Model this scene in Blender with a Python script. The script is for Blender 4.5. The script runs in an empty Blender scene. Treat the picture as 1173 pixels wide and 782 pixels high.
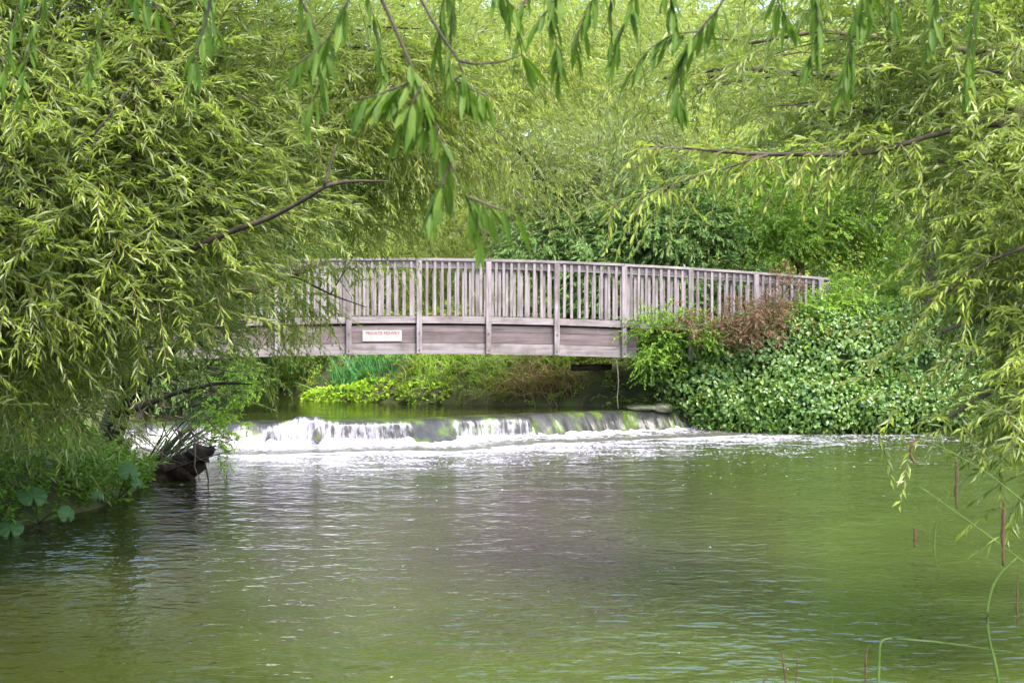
import bpy, math, random
import numpy as np
from mathutils import Vector

rng = np.random.default_rng(7)
random.seed(7)
R = math.radians
scene = bpy.context.scene
COL = scene.collection

# ------------------------------------------------------------------ camera
F = 1700.0                       # focal length in photo pixels (1173 wide)
CAMH = 2.3
PITCH = math.atan(36 / F)
cam_d = bpy.data.cameras.new('camera'); cam = bpy.data.objects.new('camera', cam_d); COL.objects.link(cam)
cam.location = (0, 0, CAMH); cam.rotation_euler = (R(90) - PITCH, 0, 0)
cam_d.sensor_width = 36; cam_d.lens = 36 * F / 1173; cam_d.clip_end = 2000; cam_d.clip_start = .05
cam_d.dof.use_dof = True; cam_d.dof.focus_distance = 20; cam_d.dof.aperture_fstop = 7
scene.camera = cam

def at(px, py, Y):
    """point at depth Y seen at pixel (px, py) of the 1173 x 782 photo"""
    dx = (px - 586.5) / F; dv = (391 - py) / F
    d = np.array([dx, math.cos(PITCH) + math.sin(PITCH) * dv, -math.sin(PITCH) + math.cos(PITCH) * dv])
    d = d * (Y / d[1])
    return np.array([d[0], d[1], d[2] + CAMH])

# ------------------------------------------------------------------ tags
def tag(o, label=None, cat=None, group=None, kind=None):
    if label: o['label'] = label
    if cat: o['category'] = cat
    if group: o['group'] = group
    if kind: o['kind'] = kind
    return o

def empty(name, loc, label, cat, group=None, rz=0):
    o = bpy.data.objects.new(name, None); COL.objects.link(o)
    o.location = tuple(float(c) for c in loc); o.rotation_euler = (0, 0, rz); o.empty_display_size = .2
    return tag(o, label, cat, group)

# ------------------------------------------------------------------ numpy noise
def _hash(ix, iy, seed):
    n = (ix.astype(np.int64) * 374761393 + iy.astype(np.int64) * 668265263 + seed * 974634777) & 0x7fffffff
    n = ((n ^ (n >> 13)) * 1274126177) & 0x7fffffff
    return ((n ^ (n >> 16)) & 0xffff) / 65535.0

def vnoise(x, y, seed=0):
    x = np.asarray(x, float); y = np.asarray(y, float)
    ix = np.floor(x); iy = np.floor(y); fx = x - ix; fy = y - iy
    fx = fx * fx * (3 - 2 * fx); fy = fy * fy * (3 - 2 * fy)
    a = _hash(ix, iy, seed); b = _hash(ix + 1, iy, seed); c = _hash(ix, iy + 1, seed); d = _hash(ix + 1, iy + 1, seed)
    return (a * (1 - fx) + b * fx) * (1 - fy) + (c * (1 - fx) + d * fx) * fy

def fbm(x, y, seed=0, o=4):
    r = 0; a = .5
    for k in range(o):
        r = r + a * vnoise(x * 2 ** k, y * 2 ** k, seed + k); a *= .5
    return r / (1 - .5 ** o)

def unit(v):
    return v / np.maximum(np.linalg.norm(v, axis=-1, keepdims=True), 1e-9)

# ------------------------------------------------------------------ mesh builder
class MB:
    def __init__(s): s.v = []; s.f = []; s.n = 0
    def add(s, v, faces, mi=0):
        v = np.asarray(v, float).reshape(-1, 3)
        for fa in faces:
            fa = np.asarray(fa, np.int64)
            if fa.size: s.f.append((fa + s.n, mi))
        s.v.append(v); s.n += len(v)
    def tube(s, pts, rad, sides=8, mi=0, rough=0., cap=True, seed=0):
        pts = np.asarray(pts, float); k = len(pts)
        rad = np.interp(np.linspace(0, 1, k), np.linspace(0, 1, len(rad)), rad)
        tan = unit(np.gradient(pts, axis=0))
        ref = np.array([0, 0, 1.]) if abs(tan[0][2]) < .9 else np.array([1., 0, 0])
        a = np.linspace(0, 2 * math.pi, sides, endpoint=False); V = []
        for i in range(k):
            u = unit(np.cross(tan[i], ref)); w = np.cross(u, tan[i])
            r = rad[i] * (1 + rough * (fbm(np.cos(a) * 1.3 + 9, np.sin(a) * 1.3 + i * .35, seed, 3) * 2 - 1))
            V.append(pts[i] + (np.cos(a) * r)[:, None] * u + (np.sin(a) * r)[:, None] * w)
        V = np.concatenate(V)
        q = []
        for i in range(k - 1):
            for j in range(sides):
                j2 = (j + 1) % sides
                q.append((i * sides + j, i * sides + j2, (i + 1) * sides + j2, (i + 1) * sides + j))
        t = []
        if cap:
            V = np.vstack([V, pts[0], pts[-1]]); c0 = len(V) - 2; c1 = c0 + 1
            for j in range(sides):
                j2 = (j + 1) % sides
                t.append((c0, j2, j)); t.append((c1, (k - 1) * sides + j, (k - 1) * sides + j2))
        s.add(V, [np.array(q), np.array(t)], mi)
    def box(s, c, size, bev=0.0, mi=0):
        cx, cy, cz = c; hx, hy, hz = (d / 2 for d in size)
        b = min(bev, hx * .9, hy * .9, hz * .9)
        if b <= 0:
            V = [(cx + x * hx, cy + y * hy, cz + z * hz) for z in (-1, 1) for y in (-1, 1) for x in (-1, 1)]
            s.add(V, [np.array([(0, 2, 3, 1), (4, 5, 7, 6), (0, 1, 5, 4), (2, 6, 7, 3), (0, 4, 6, 2), (1, 3, 7, 5)])], mi)
            return
        import bmesh
        bm = bmesh.new(); bmesh.ops.create_cube(bm, size=1)
        for v in bm.verts: v.co = Vector((v.co.x * size[0], v.co.y * size[1], v.co.z * size[2]))
        bmesh.ops.bevel(bm, geom=bm.edges[:], offset=b, segments=1, affect='EDGES', profile=.5)
        bm.verts.index_update()
        V = [(v.co.x + cx, v.co.y + cy, v.co.z + cz) for v in bm.verts]
        fs = {}
        for f in bm.faces: fs.setdefault(len(f.verts), []).append([v.index for v in f.verts])
        s.add(V, [np.array(x) for x in fs.values()], mi); bm.free()
    def mesh(s, name, mats, smooth=False):
        V = np.concatenate(s.v); me = bpy.data.meshes.new(name)
        me.vertices.add(len(V)); me.vertices.foreach_set('co', V.astype(np.float32).ravel())
        idx = np.concatenate([f.ravel() for f, _ in s.f]).astype(np.int32)
        tot = np.concatenate([np.full(len(f), f.shape[1]) for f, _ in s.f]).astype(np.int32)
        mi = np.concatenate([np.full(len(f), m) for f, m in s.f]).astype(np.int32)
        st = np.concatenate([[0], np.cumsum(tot)[:-1]]).astype(np.int32)
        me.loops.add(len(idx)); me.loops.foreach_set('vertex_index', idx)
        me.polygons.add(len(tot)); me.polygons.foreach_set('loop_start', st); me.polygons.foreach_set('loop_total', tot)
        me.polygons.foreach_set('material_index', mi)
        me.polygons.foreach_set('use_smooth', np.full(len(tot), smooth))
        for m in (mats if isinstance(mats, (list, tuple)) else [mats]): me.materials.append(m)
        me.update(calc_edges=True); me.validate()
        return me
    def build(s, name, mats, parent=None, smooth=False):
        o = bpy.data.objects.new(name, s.mesh(name, mats, smooth)); COL.objects.link(o)
        if parent is not None:
            o.parent = parent
            # vertices were given in world coordinates: bring them into the parent's frame
            o.matrix_parent_inverse = PINV(parent)
        return o

def PINV(p):
    from mathutils import Matrix
    m = Matrix.Translation(p.location) @ p.rotation_euler.to_matrix().to_4x4()
    return m.inverted()

# ------------------------------------------------------------------ materials
def newmat(name):
    m = bpy.data.materials.new(name); m.use_nodes = True
    nt = m.node_tree; nt.nodes.clear()
    return m, nt
def nd(nt, t, **k):
    n = nt.nodes.new(t)
    for a, b in k.items():
        if a.startswith('i_'): n.inputs[a[2:].replace('_', ' ')].default_value = b
        else: setattr(n, a, b)
    return n
def L(nt, a, b): nt.links.new(a, b)
def ramp(nt, fac, stops):
    r = nd(nt, 'ShaderNodeValToRGB'); e = r.color_ramp.elements
    while len(e) < len(stops): e.new(.5)
    for k, (p, c) in enumerate(stops):
        e[k].position = p; e[k].color = (*c, 1) if len(c) == 3 else c
    L(nt, fac, r.inputs[0]); return r.outputs[0]
def mixc(nt, fac, a, b, mode='MIX'):
    m = nd(nt, 'ShaderNodeMix', data_type='RGBA', blend_type=mode)
    for s, v in ((m.inputs[0], fac), (m.inputs[6], a), (m.inputs[7], b)):
        if hasattr(v, 'is_output'): L(nt, v, s)
        elif isinstance(v, (int, float)): s.default_value = v
        else: s.default_value = (*v, 1)
    return m.outputs[2]
def mth(nt, op, a, b=None, clamp=False):
    m = nd(nt, 'ShaderNodeMath', operation=op, use_clamp=clamp)
    for s, v in zip(m.inputs, (a, b)):
        if v is None: continue
        if hasattr(v, 'is_output'): L(nt, v, s)
        else: s.default_value = v
    return m.outputs[0]
def noise(nt, vec, scale, detail=4, rough=.55, **k):
    n = nd(nt, 'ShaderNodeTexNoise'); n.inputs['Scale'].default_value = scale
    n.inputs['Detail'].default_value = detail; n.inputs['Roughness'].default_value = rough
    if vec is not None: L(nt, vec, n.inputs['Vector'])
    return n.outputs['Fac']
def mapping(nt, vec, scale, loc=(0, 0, 0)):
    m = nd(nt, 'ShaderNodeMapping'); m.inputs['Scale'].default_value = scale; m.inputs['Location'].default_value = loc
    L(nt, vec, m.inputs['Vector']); return m.outputs[0]
def finish(nt, sh):
    o = nd(nt, 'ShaderNodeOutputMaterial'); L(nt, sh, o.inputs['Surface'])

def leafmat(name, cols, back=None, trans=.4, tcol=None, rough=.5, spec=.3, clump=1.2):
    """leaf: per-leaf colour, paler underside, light coming through"""
    m, nt = newmat(name)
    g = nd(nt, 'ShaderNodeNewGeometry'); tc = nd(nt, 'ShaderNodeTexCoord')
    nz = noise(nt, tc.outputs['Object'], clump, 3)
    f = mth(nt, 'ADD', mth(nt, 'MULTIPLY', g.outputs['Random Per Island'], .62), mth(nt, 'MULTIPLY', mth(nt, 'SUBTRACT', nz, .3), .9), True)
    n = len(cols)
    c = ramp(nt, f, [(i / (n - 1) if n > 1 else 0, col) for i, col in enumerate(cols)])
    if back: c2 = mixc(nt, mth(nt, 'MULTIPLY', g.outputs['Backfacing'], .75), c, back)
    else: c2 = c
    p = nd(nt, 'ShaderNodeBsdfPrincipled'); L(nt, c2, p.inputs['Base Color'])
    p.inputs['Roughness'].default_value = rough; p.inputs['Specular IOR Level'].default_value = spec
    t = nd(nt, 'ShaderNodeBsdfTranslucent')
    tc2 = mixc(nt, .55, c, tcol or (.30, .42, .04)); L(nt, tc2, t.inputs['Color'])
    mx = nd(nt, 'ShaderNodeMixShader'); mx.inputs[0].default_value = trans
    L(nt, p.outputs[0], mx.inputs[1]); L(nt, t.outputs[0], mx.inputs[2]); finish(nt, mx.outputs[0])
    return m

def simplemat(name, cols, scale=(6, 6, 6), rough=.8, bump=.3, spec=.3, detail=6, rnd=False, coords='Object', bdist=.02):
    m, nt = newmat(name); tc = nd(nt, 'ShaderNodeTexCoord')
    v = mapping(nt, tc.outputs[coords], scale)
    if rnd:
        oi = nd(nt, 'ShaderNodeObjectInfo'); va = nd(nt, 'ShaderNodeVectorMath', operation='ADD')
        cb = nd(nt, 'ShaderNodeCombineXYZ')
        for i in range(3): L(nt, mth(nt, 'MULTIPLY', oi.outputs['Random'], 37. + 11 * i), cb.inputs[i])
        L(nt, v, va.inputs[0]); L(nt, cb.outputs[0], va.inputs[1]); v = va.outputs[0]
    nz = noise(nt, v, 1, detail, .62)
    c = ramp(nt, nz, [(.28 + .44 * i / max(1, len(cols) - 1), col) for i, col in enumerate(cols)])
    if rnd:
        br = nd(nt, 'ShaderNodeHueSaturation'); L(nt, c, br.inputs['Color'])
        L(nt, mth(nt, 'ADD', mth(nt, 'MULTIPLY', oi.outputs['Random'], .35), .82), br.inputs['Value']); c = br.outputs[0]
    p = nd(nt, 'ShaderNodeBsdfPrincipled'); L(nt, c, p.inputs['Base Color'])
    p.inputs['Roughness'].default_value = rough; p.inputs['Specular IOR Level'].default_value = spec
    b = nd(nt, 'ShaderNodeBump'); b.inputs['Strength'].default_value = bump; b.inputs['Distance'].default_value = bdist
    L(nt, nz, b.inputs['Height']); L(nt, b.outputs[0], p.inputs['Normal']); finish(nt, p.outputs[0])
    return m

def woodmat(name, scale, base):
    """weathered grey boards: grain, dark damp stains, green algae specks"""
    m, nt = newmat(name); tc = nd(nt, 'ShaderNodeTexCoord'); oi = nd(nt, 'ShaderNodeObjectInfo')
    cb = nd(nt, 'ShaderNodeCombineXYZ')
    for i in range(3): L(nt, mth(nt, 'MULTIPLY', oi.outputs['Random'], 31. + 17 * i), cb.inputs[i])
    va = nd(nt, 'ShaderNodeVectorMath', operation='ADD'); L(nt, tc.outputs['Object'], va.inputs[0]); L(nt, cb.outputs[0], va.inputs[1])
    grain = noise(nt, mapping(nt, va.outputs[0], scale), 1, 6, .65)
    blot = noise(nt, va.outputs[0], 2.2, 5, .6)
    dk = tuple(x * .48 for x in base); lt = tuple(min(1, x * 1.35) for x in base)
    c = ramp(nt, grain, [(.3, dk), (.5, base), (.72, lt)])
    c = mixc(nt, ramp(nt, blot, [(.47, (0, 0, 0)), (.68, (.75, .75, .75))]), c, (.062, .048, .042))
    alg = noise(nt, va.outputs[0], 7, 4, .6)
    c = mixc(nt, ramp(nt, alg, [(.6, (0, 0, 0)), (.74, (.4, .4, .4))]), c, (.14, .15, .07))
    hs = nd(nt, 'ShaderNodeHueSaturation'); L(nt, c, hs.inputs['Color'])
    L(nt, mth(nt, 'ADD', mth(nt, 'MULTIPLY', oi.outputs['Random'], .34), .84), hs.inputs['Value'])
    p = nd(nt, 'ShaderNodeBsdfPrincipled'); L(nt, hs.outputs[0], p.inputs['Base Color'])
    p.inputs['Roughness'].default_value = .75; p.inputs['Specular IOR Level'].default_value = .3
    b = nd(nt, 'ShaderNodeBump'); b.inputs['Strength'].default_value = .5; b.inputs['Distance'].default_value = .006
    L(nt, grain, b.inputs['Height']); L(nt, b.outputs[0], p.inputs['Normal']); finish(nt, p.outputs[0])
    return m

WOOD = (.165, .145, .15)
M = {}
M['board'] = woodmat('weathered_board', (1.6, 26, 26), WOOD)
M['upright'] = woodmat('weathered_upright', (26, 26, 1.6), WOOD)
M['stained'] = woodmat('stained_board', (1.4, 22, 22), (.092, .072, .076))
M['bark'] = simplemat('willow_bark', [(.035, .028, .02), (.10, .08, .055), (.17, .14, .10)], (9, 9, 2.5), .9, .9, .2)
M['darkbark'] = simplemat('dark_bark', [(.012, .010, .008), (.04, .032, .024), (.08, .065, .045)], (9, 9, 3), .85, .9, .3)
M['wetlog'] = simplemat('wet_log', [(.006, .005, .003), (.02, .014, .009), (.07, .05, .032)], (9, 9, 9), .8, 1., .2, bdist=.05)
M['twig'] = simplemat('twig_bark', [(.05, .035, .02), (.12, .10, .05)], (12, 12, 12), .8, .2)
M['stem'] = simplemat('green_stem', [(.03, .06, .008), (.07, .12, .018)], (12, 12, 12), .6, .1)
M['brown'] = simplemat('brown_seed_spike', [(.035, .018, .010), (.085, .048, .026)], (60, 60, 60), .9, .5)
M['rock'] = simplemat('wet_rock', [(.02, .022, .02), (.07, .07, .06), (.11, .13, .04)], (3, 3, 3), .35, .8, .5)
M['slab'] = simplemat('mossy_concrete', [(.03, .035, .02), (.08, .085, .06), (.09, .14, .03)], (3, 3, 3), .45, .6, .5)
M['bolt'] = simplemat('rusty_bolt', [(.05, .04, .035), (.12, .09, .07)], (40, 40, 40), .6, .2)
M['white'] = simplemat('white_paint', [(.22, .20, .195), (.29, .265, .26)], (8, 8, 8), .5, .05)
M['redtext'] = simplemat('red_lettering', [(.13, .055, .06), (.17, .08, .08)], (8, 8, 8), .5, .0)
M['greytext'] = simplemat('faded_lettering', [(.25, .20, .22), (.35, .30, .30)], (8, 8, 8), .5, .0)
M['rope'] = simplemat('grey_rope', [(.06, .055, .045), (.16, .15, .12)], (50, 50, 50), .9, .4)

# leaves
M['willow'] = leafmat('willow_leaf', [(.065, .11, .010), (.14, .20, .018), (.24, .295, .045), (.36, .40, .14)], back=(.36, .42, .22), trans=.45, tcol=(.36, .52, .06))
M['willow_mid'] = leafmat('willow_leaf_yellow', [(.09, .145, .012), (.18, .24, .025), (.29, .33, .06)], back=(.33, .38, .16), trans=.47, tcol=(.44, .56, .05))
M['near'] = leafmat('near_willow_leaf', [(.025, .06, .005), (.05, .105, .008), (.10, .165, .016)], back=(.08, .14, .025), trans=.42, tcol=(.16, .31, .01), clump=3, rough=.55, spec=.2)
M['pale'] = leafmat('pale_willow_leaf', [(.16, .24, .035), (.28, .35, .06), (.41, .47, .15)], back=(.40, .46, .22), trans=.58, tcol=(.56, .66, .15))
M['grey'] = leafmat('grey_green_leaf', [(.08, .12, .035), (.15, .20, .06), (.22, .27, .10)], back=(.26, .30, .18), trans=.4)
M['dark'] = leafmat('dark_leaf', [(.04, .085, .016), (.08, .15, .032), (.14, .22, .055)], trans=.35, tcol=(.10, .26, .05))
M['bright'] = leafmat('bright_leaf', [(.13, .27, .025), (.22, .38, .04), (.33, .47, .08)], trans=.4, tcol=(.40, .60, .05))
M['lime'] = leafmat('lime_leaf', [(.18, .32, .02), (.28, .44, .03), (.36, .52, .06)], trans=.4, tcol=(.45, .7, .05))
M['nettle'] = leafmat('nettle_leaf', [(.07, .15, .012), (.13, .25, .022), (.21, .33, .045)], trans=.4, tcol=(.28, .48, .03))
M['ivy'] = leafmat('ivy_leaf', [(.03, .09, .013), (.065, .15, .026), (.115, .205, .042), (.18, .27, .07)], trans=.3, tcol=(.25, .42, .05), rough=.34, spec=.6, clump=1.6)
M['butterbur'] = leafmat('butterbur_leaf', [(.04, .11, .03), (.07, .15, .05)], trans=.3, tcol=(.2, .35, .06), rough=.5)
M['iris'] = leafmat('iris_blade', [(.03, .13, .035), (.06, .21, .06), (.11, .29, .08)], trans=.35, tcol=(.12, .45, .10))
M['straw'] = leafmat('dry_grass_blade', [(.18, .14, .05), (.28, .20, .09), (.20, .24, .05)], trans=.35, tcol=(.40, .30, .08))
M['rust'] = leafmat('withered_leaf', [(.11, .05, .04), (.19, .085, .065), (.26, .14, .10)], trans=.3, tcol=(.3, .13, .08))
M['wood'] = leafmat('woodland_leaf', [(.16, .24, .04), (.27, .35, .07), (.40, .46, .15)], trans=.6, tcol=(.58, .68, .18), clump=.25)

# ------------------------------------------------------------------ ground and water
POOL = np.array([(-5.6, 6.8), (-5.8, 10), (-5.7, 14), (-5.3, 15.4), (-4.75, 17.3), (-4.75, 19.5), (-5.7, 21.5), (-6.6, 24.6),
                 (-3.8, 25.3), (-1.6, 25.8), (.2, 26.9), (1.8, 27.7), (3.7, 28.4), (4.3, 27.95), (8.5, 27.75), (12.5, 27.4), (13.5, 20), (8, 13), (4.6, 9.5), (3.8, 6.8)])
UP = np.array([(-6.6, 24.6), (-6.7, 28), (-6.2, 34), (-8, 40), (-12, 46), (-10, 46), (-6.2, 38), (-4.5, 32.0), (-2.3, 30.1), (.9, 29.3), (2.6, 29.0), (3.7, 28.4),
               (1.8, 27.7), (.2, 26.9), (-1.6, 25.8), (-3.8, 25.3)])
def inside(P, X, Y):
    r = np.zeros(X.shape, bool); n = len(P)
    for i in range(n):
        x1, y1 = P[i]; x2, y2 = P[(i + 1) % n]
        c = ((y1 > Y) != (y2 > Y)) & (X < (x2 - x1) * (Y - y1) / ((y2 - y1) or 1e-9) + x1)
        r ^= c
    return r
def pdist(P, X, Y):
    d = np.full(X.shape, 1e9); n = len(P)
    for i in range(n):
        a = P[i]; b = P[(i + 1) % n]; e = b - a; l2 = e @ e
        t = np.clip(((X - a[0]) * e[0] + (Y - a[1]) * e[1]) / l2, 0, 1)
        d = np.minimum(d, np.hypot(X - a[0] - t * e[0], Y - a[1] - t * e[1]))
    return d
def ground_z(X, Y):
    X = np.asarray(X, float); Y = np.asarray(Y, float)
    i1 = inside(POOL, X, Y); i2 = inside(UP, X, Y)
    d1 = pdist(POOL, X, Y); d2 = pdist(UP, X, Y)
    w = 1 / (1 + np.exp((d2 - d1) / .25)); lev = .4 * w
    d = np.minimum(d1, d2)
    far = np.clip((Y - 27) / 2, 0, 1)
    rise = np.clip(d * .9, 0, .4 + .25 * far) + np.clip(d - .5, 0, 2.2) * (.22 + .28 * far) + .02 * np.clip(d - 3, 0, 40)
    rise = rise * (.8 + .4 * fbm(X * .5, Y * .5, 3)) + .08 * (fbm(X * 1.5, Y * 1.5, 9) - .5)
    near = np.clip((7.5 - Y) / 2, 0, 1)
    rise = rise * (1 - near) + np.minimum(rise, .65) * near
    out = lev + rise - .03
    z = np.where(i1, -np.clip(d1 * .6, .0, .9) - .05, np.where(i2, .4 - np.clip(d2 * .6, 0, .7) - .05, out))
    return z
def axis(lo, hi, step, far):
    m = np.arange(lo, hi + 1e-6, step); o = []; s = step
    x = hi
    while x < far: s *= 1.25; x += s; o.append(x)
    p = []; s = step; x = lo
    while x > -far: s *= 1.25; x -= s; p.append(x)
    return np.array(p[::-1] + list(m) + o)
def grid(xs, ys):
    X, Y = np.meshgrid(xs, ys); nx = len(xs); ny = len(ys)
    i = np.arange(nx * ny).reshape(ny, nx)
    q = np.stack([i[:-1, :-1], i[:-1, 1:], i[1:, 1:], i[1:, :-1]], -1).reshape(-1, 4)
    return X, Y, q
M['earth'] = simplemat('damp_earth', [(.02, .022, .010), (.045, .05, .018), (.06, .085, .02)], (2.5, 2.5, 2.5), .95, .8, .2)
X, Y, q = grid(axis(-16, 18, .25, 400), axis(-4, 48, .25, 500))
b = MB(); b.add(np.stack([X, Y, ground_z(X, Y)], -1), [q])
tag(b.build('ground', M['earth'], smooth=True), kind='structure')

CX = np.array([-7.2, -6.0, -3.8, -1.6, .2, 1.8, 3.9]); CY = np.array([24.6, 24.8, 25.3, 25.8, 26.9, 27.75, 28.6])
def crest_y(x): return np.interp(x, CX, CY)
FX = np.array([-7, -3.8, -1.6, .2, 1.8, 3.8]); FO = np.array([.75, .8, .8, .5, .42, .3])
def foot_off(x): return np.interp(x, FX, FO)

def watermat(name, deep, ripple=.35, foam=False, rough=.05):
    m, nt = newmat(name); tc = nd(nt, 'ShaderNodeTexCoord'); o = tc.outputs['Object']
    bed = noise(nt, o, .8, 4); c = ramp(nt, bed, [(.35, tuple(x * .85 for x in deep)), (.65, tuple(x * 1.15 for x in deep))])
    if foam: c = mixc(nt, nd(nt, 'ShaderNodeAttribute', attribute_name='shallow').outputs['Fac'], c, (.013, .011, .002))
    if foam: c = mixc(nt, nd(nt, 'ShaderNodeAttribute', attribute_name='reflection_tint').outputs['Fac'], c, (.030, .025, .026))  # violet-grey reflection of the footbridge, painted into the water colour
    p = nd(nt, 'ShaderNodeBsdfPrincipled'); p.inputs['IOR'].default_value = 1.33; p.inputs['Roughness'].default_value = rough
    L(nt, c, p.inputs['Base Color'])
    a = noise(nt, mapping(nt, o, (2.4, 3.0, 1)), 1.0, 2, .5)
    b_ = noise(nt, mapping(nt, o, (7.5, 8.5, 1)), 1.0, 2, .5)
    h = mth(nt, 'ADD', mth(nt, 'MULTIPLY', a, 1.25), mth(nt, 'MULTIPLY', b_, .55))
    if foam:
        at_ = nd(nt, 'ShaderNodeAttribute', attribute_name='foam'); dens = at_.outputs['Fac']
        s = noise(nt, mapping(nt, o, (12, 9, 1)), 1, 3, .6)
        h = mth(nt, 'ADD', h, mth(nt, 'MULTIPLY', mth(nt, 'MULTIPLY', s, dens), 1.3))
    bp = nd(nt, 'ShaderNodeBump'); bp.inputs['Strength'].default_value = 1; bp.inputs['Distance'].default_value = ripple
    L(nt, h, bp.inputs['Height']); L(nt, bp.outputs[0], p.inputs['Normal'])
    sh = p.outputs[0]
    if foam:
        sp_ = nd(nt, 'ShaderNodeAttribute', attribute_name='speck').outputs['Fac']
        n1 = noise(nt, mapping(nt, o, (1.7, 2.4, 1)), 1, 6, .68)
        n2 = noise(nt, mapping(nt, o, (15, 7, 1)), 1, 3, .6)
        n3 = mth(nt, 'ADD', mth(nt, 'MULTIPLY', n1, .6), mth(nt, 'MULTIPLY', n2, .4))
        k = mth(nt, 'MULTIPLY', mth(nt, 'SUBTRACT', n3, mth(nt, 'SUBTRACT', .675, mth(nt, 'MULTIPLY', dens, .30))), 7, True)
        n4 = noise(nt, mapping(nt, o, (19, 6.5, 1), (3, 7, 0)), 1, 2, .5)
        k2 = mth(nt, 'MULTIPLY', mth(nt, 'SUBTRACT', n4, mth(nt, 'SUBTRACT', .76, mth(nt, 'MULTIPLY', sp_, .34))), 16, True)
        k = mth(nt, 'MULTIPLY', mth(nt, 'MAXIMUM', k, k2), .9)
        d = nd(nt, 'ShaderNodeBsdfPrincipled'); d.inputs['Base Color'].default_value = (.38, .365, .44, 1); d.inputs['Roughness'].default_value = .6
        mx = nd(nt, 'ShaderNodeMixShader'); L(nt, k, mx.inputs[0]); L(nt, sh, mx.inputs[1]); L(nt, d.outputs[0], mx.inputs[2]); sh = mx.outputs[0]
    finish(nt, sh); return m

def float_attr(o, name, vals):
    a = o.data.attributes.new(name, 'FLOAT', 'POINT'); a.data.foreach_set('value', np.asarray(vals, np.float32).ravel())

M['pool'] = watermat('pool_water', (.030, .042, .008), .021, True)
xs = np.arange(-8, 14.2, .1); ys = np.concatenate([np.arange(5.5, 14, .16), np.arange(14, 28.6, .1)])
X, Y, q = grid(xs, ys)
dd = (crest_y(np.clip(X, -7, 3.8)) - foot_off(X)) - Y
dd = np.where(X > 3.8, np.maximum(dd, 0) + (X - 3.8) * .35, dd)
dp = np.clip(dd, 0, None)
foam = np.exp(-dp / .8) * .30 + .98 * np.exp(-dp / 5.2)
foam *= np.interp(X, [-7, -5.5, -4.4, -3.2, 5, 9, 12], [.2, .3, .9, 1, 1, .8, .3])
foam += .30 * np.exp(-(((X - .65) / .55) ** 2 + ((Y - 14.0) / .12) ** 2))
foam *= .6 + .8 * fbm(X * .45, Y * .9, 21)
turb = np.exp(-dp / 1.5)
z = .02 * turb * (fbm(X * 4, Y * 5, 5) - .5) * 2 + .010 * (fbm(X * 1.3, Y * 2.6, 6) - .5)
keep = crest_y(np.clip(X, -7, 3.9)) + .05
ok = (Y < keep) | (X > 3.9)
qm = ok.ravel()[q].all(1)
b = MB(); b.add(np.stack([X, Y, z], -1), [q[qm]])
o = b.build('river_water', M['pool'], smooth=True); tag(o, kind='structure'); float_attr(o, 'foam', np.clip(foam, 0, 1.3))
speck = np.exp(-dp / 4.5) * np.interp(X, [-6, -4.6, -2.5, 5, 8, 12], [.1, .25, .9, 1, .85, .5]) * (.35 + 1.3 * np.clip(fbm(X * .8, Y * 1.6, 61) - .25, 0, 1))
speck = speck * 1.2
float_attr(o, 'reflection_tint', np.exp(-((X + .2 - (Y - 12) * .0) / 2.2) ** 2) * np.clip((Y - 9.5) / 4, 0, 1) * (.5 + fbm(X * .6, Y * .5, 91)) * .9)  # mask of the painted bridge reflection down the pool centre
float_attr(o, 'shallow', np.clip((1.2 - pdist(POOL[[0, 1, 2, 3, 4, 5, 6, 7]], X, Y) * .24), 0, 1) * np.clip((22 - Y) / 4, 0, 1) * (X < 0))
float_attr(o, 'speck', np.clip(speck, 0, 1))

M['upwater'] = watermat('upstream_water', (.02, .022, .006), .010, False)
xs = np.arange(-14, 5, .25); ys = np.arange(24.4, 47, .2)
X, Y, q = grid(xs, ys)
ok = (Y > crest_y(X) + .28); qm = ok.ravel()[q].all(1)
b = MB(); b.add(np.stack([X, Y, np.full(X.shape, .4) + .004 * (fbm(X * 2, Y * 2, 4) - .5)], -1), [q[qm]])
tag(b.build('upstream_water', M['upwater'], smooth=True), kind='structure')

# ---- weir sill (concrete, under the water), then the falling water
def px_at(x, yc): return 586.5 + F * x / yc
U = np.arange(-6.9, 3.86, .03)
uy = crest_y(U); tx = np.gradient(U); ty = np.gradient(uy); nl = np.hypot(tx, ty)
NX = ty / nl; NY = -tx / nl
k = 9; NX = np.convolve(np.pad(NX, k, 'edge'), np.ones(2 * k + 1) / (2 * k + 1), 'valid'); NY = np.convolve(np.pad(NY, k, 'edge'), np.ones(2 * k + 1) / (2 * k + 1), 'valid')
upx = px_at(U, uy)
white = np.interp(upx, [140, 265, 300, 312, 345, 385, 466, 471, 508, 514, 597, 604, 700, 760, 800], [.66, .66, .6, .72, .85, .72, .68, .22, .22, .68, .66, .46, .42, .48, .6])
curtain = np.interp(upx, [140, 300, 310, 466, 472, 508, 514, 597, 606], [.7, .7, 1, 1, .2, .2, 1, 1, 0])
fo = foot_off(U)
V = np.linspace(0, 1, 26)
rows = []; wv = []; uvs = []
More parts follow.
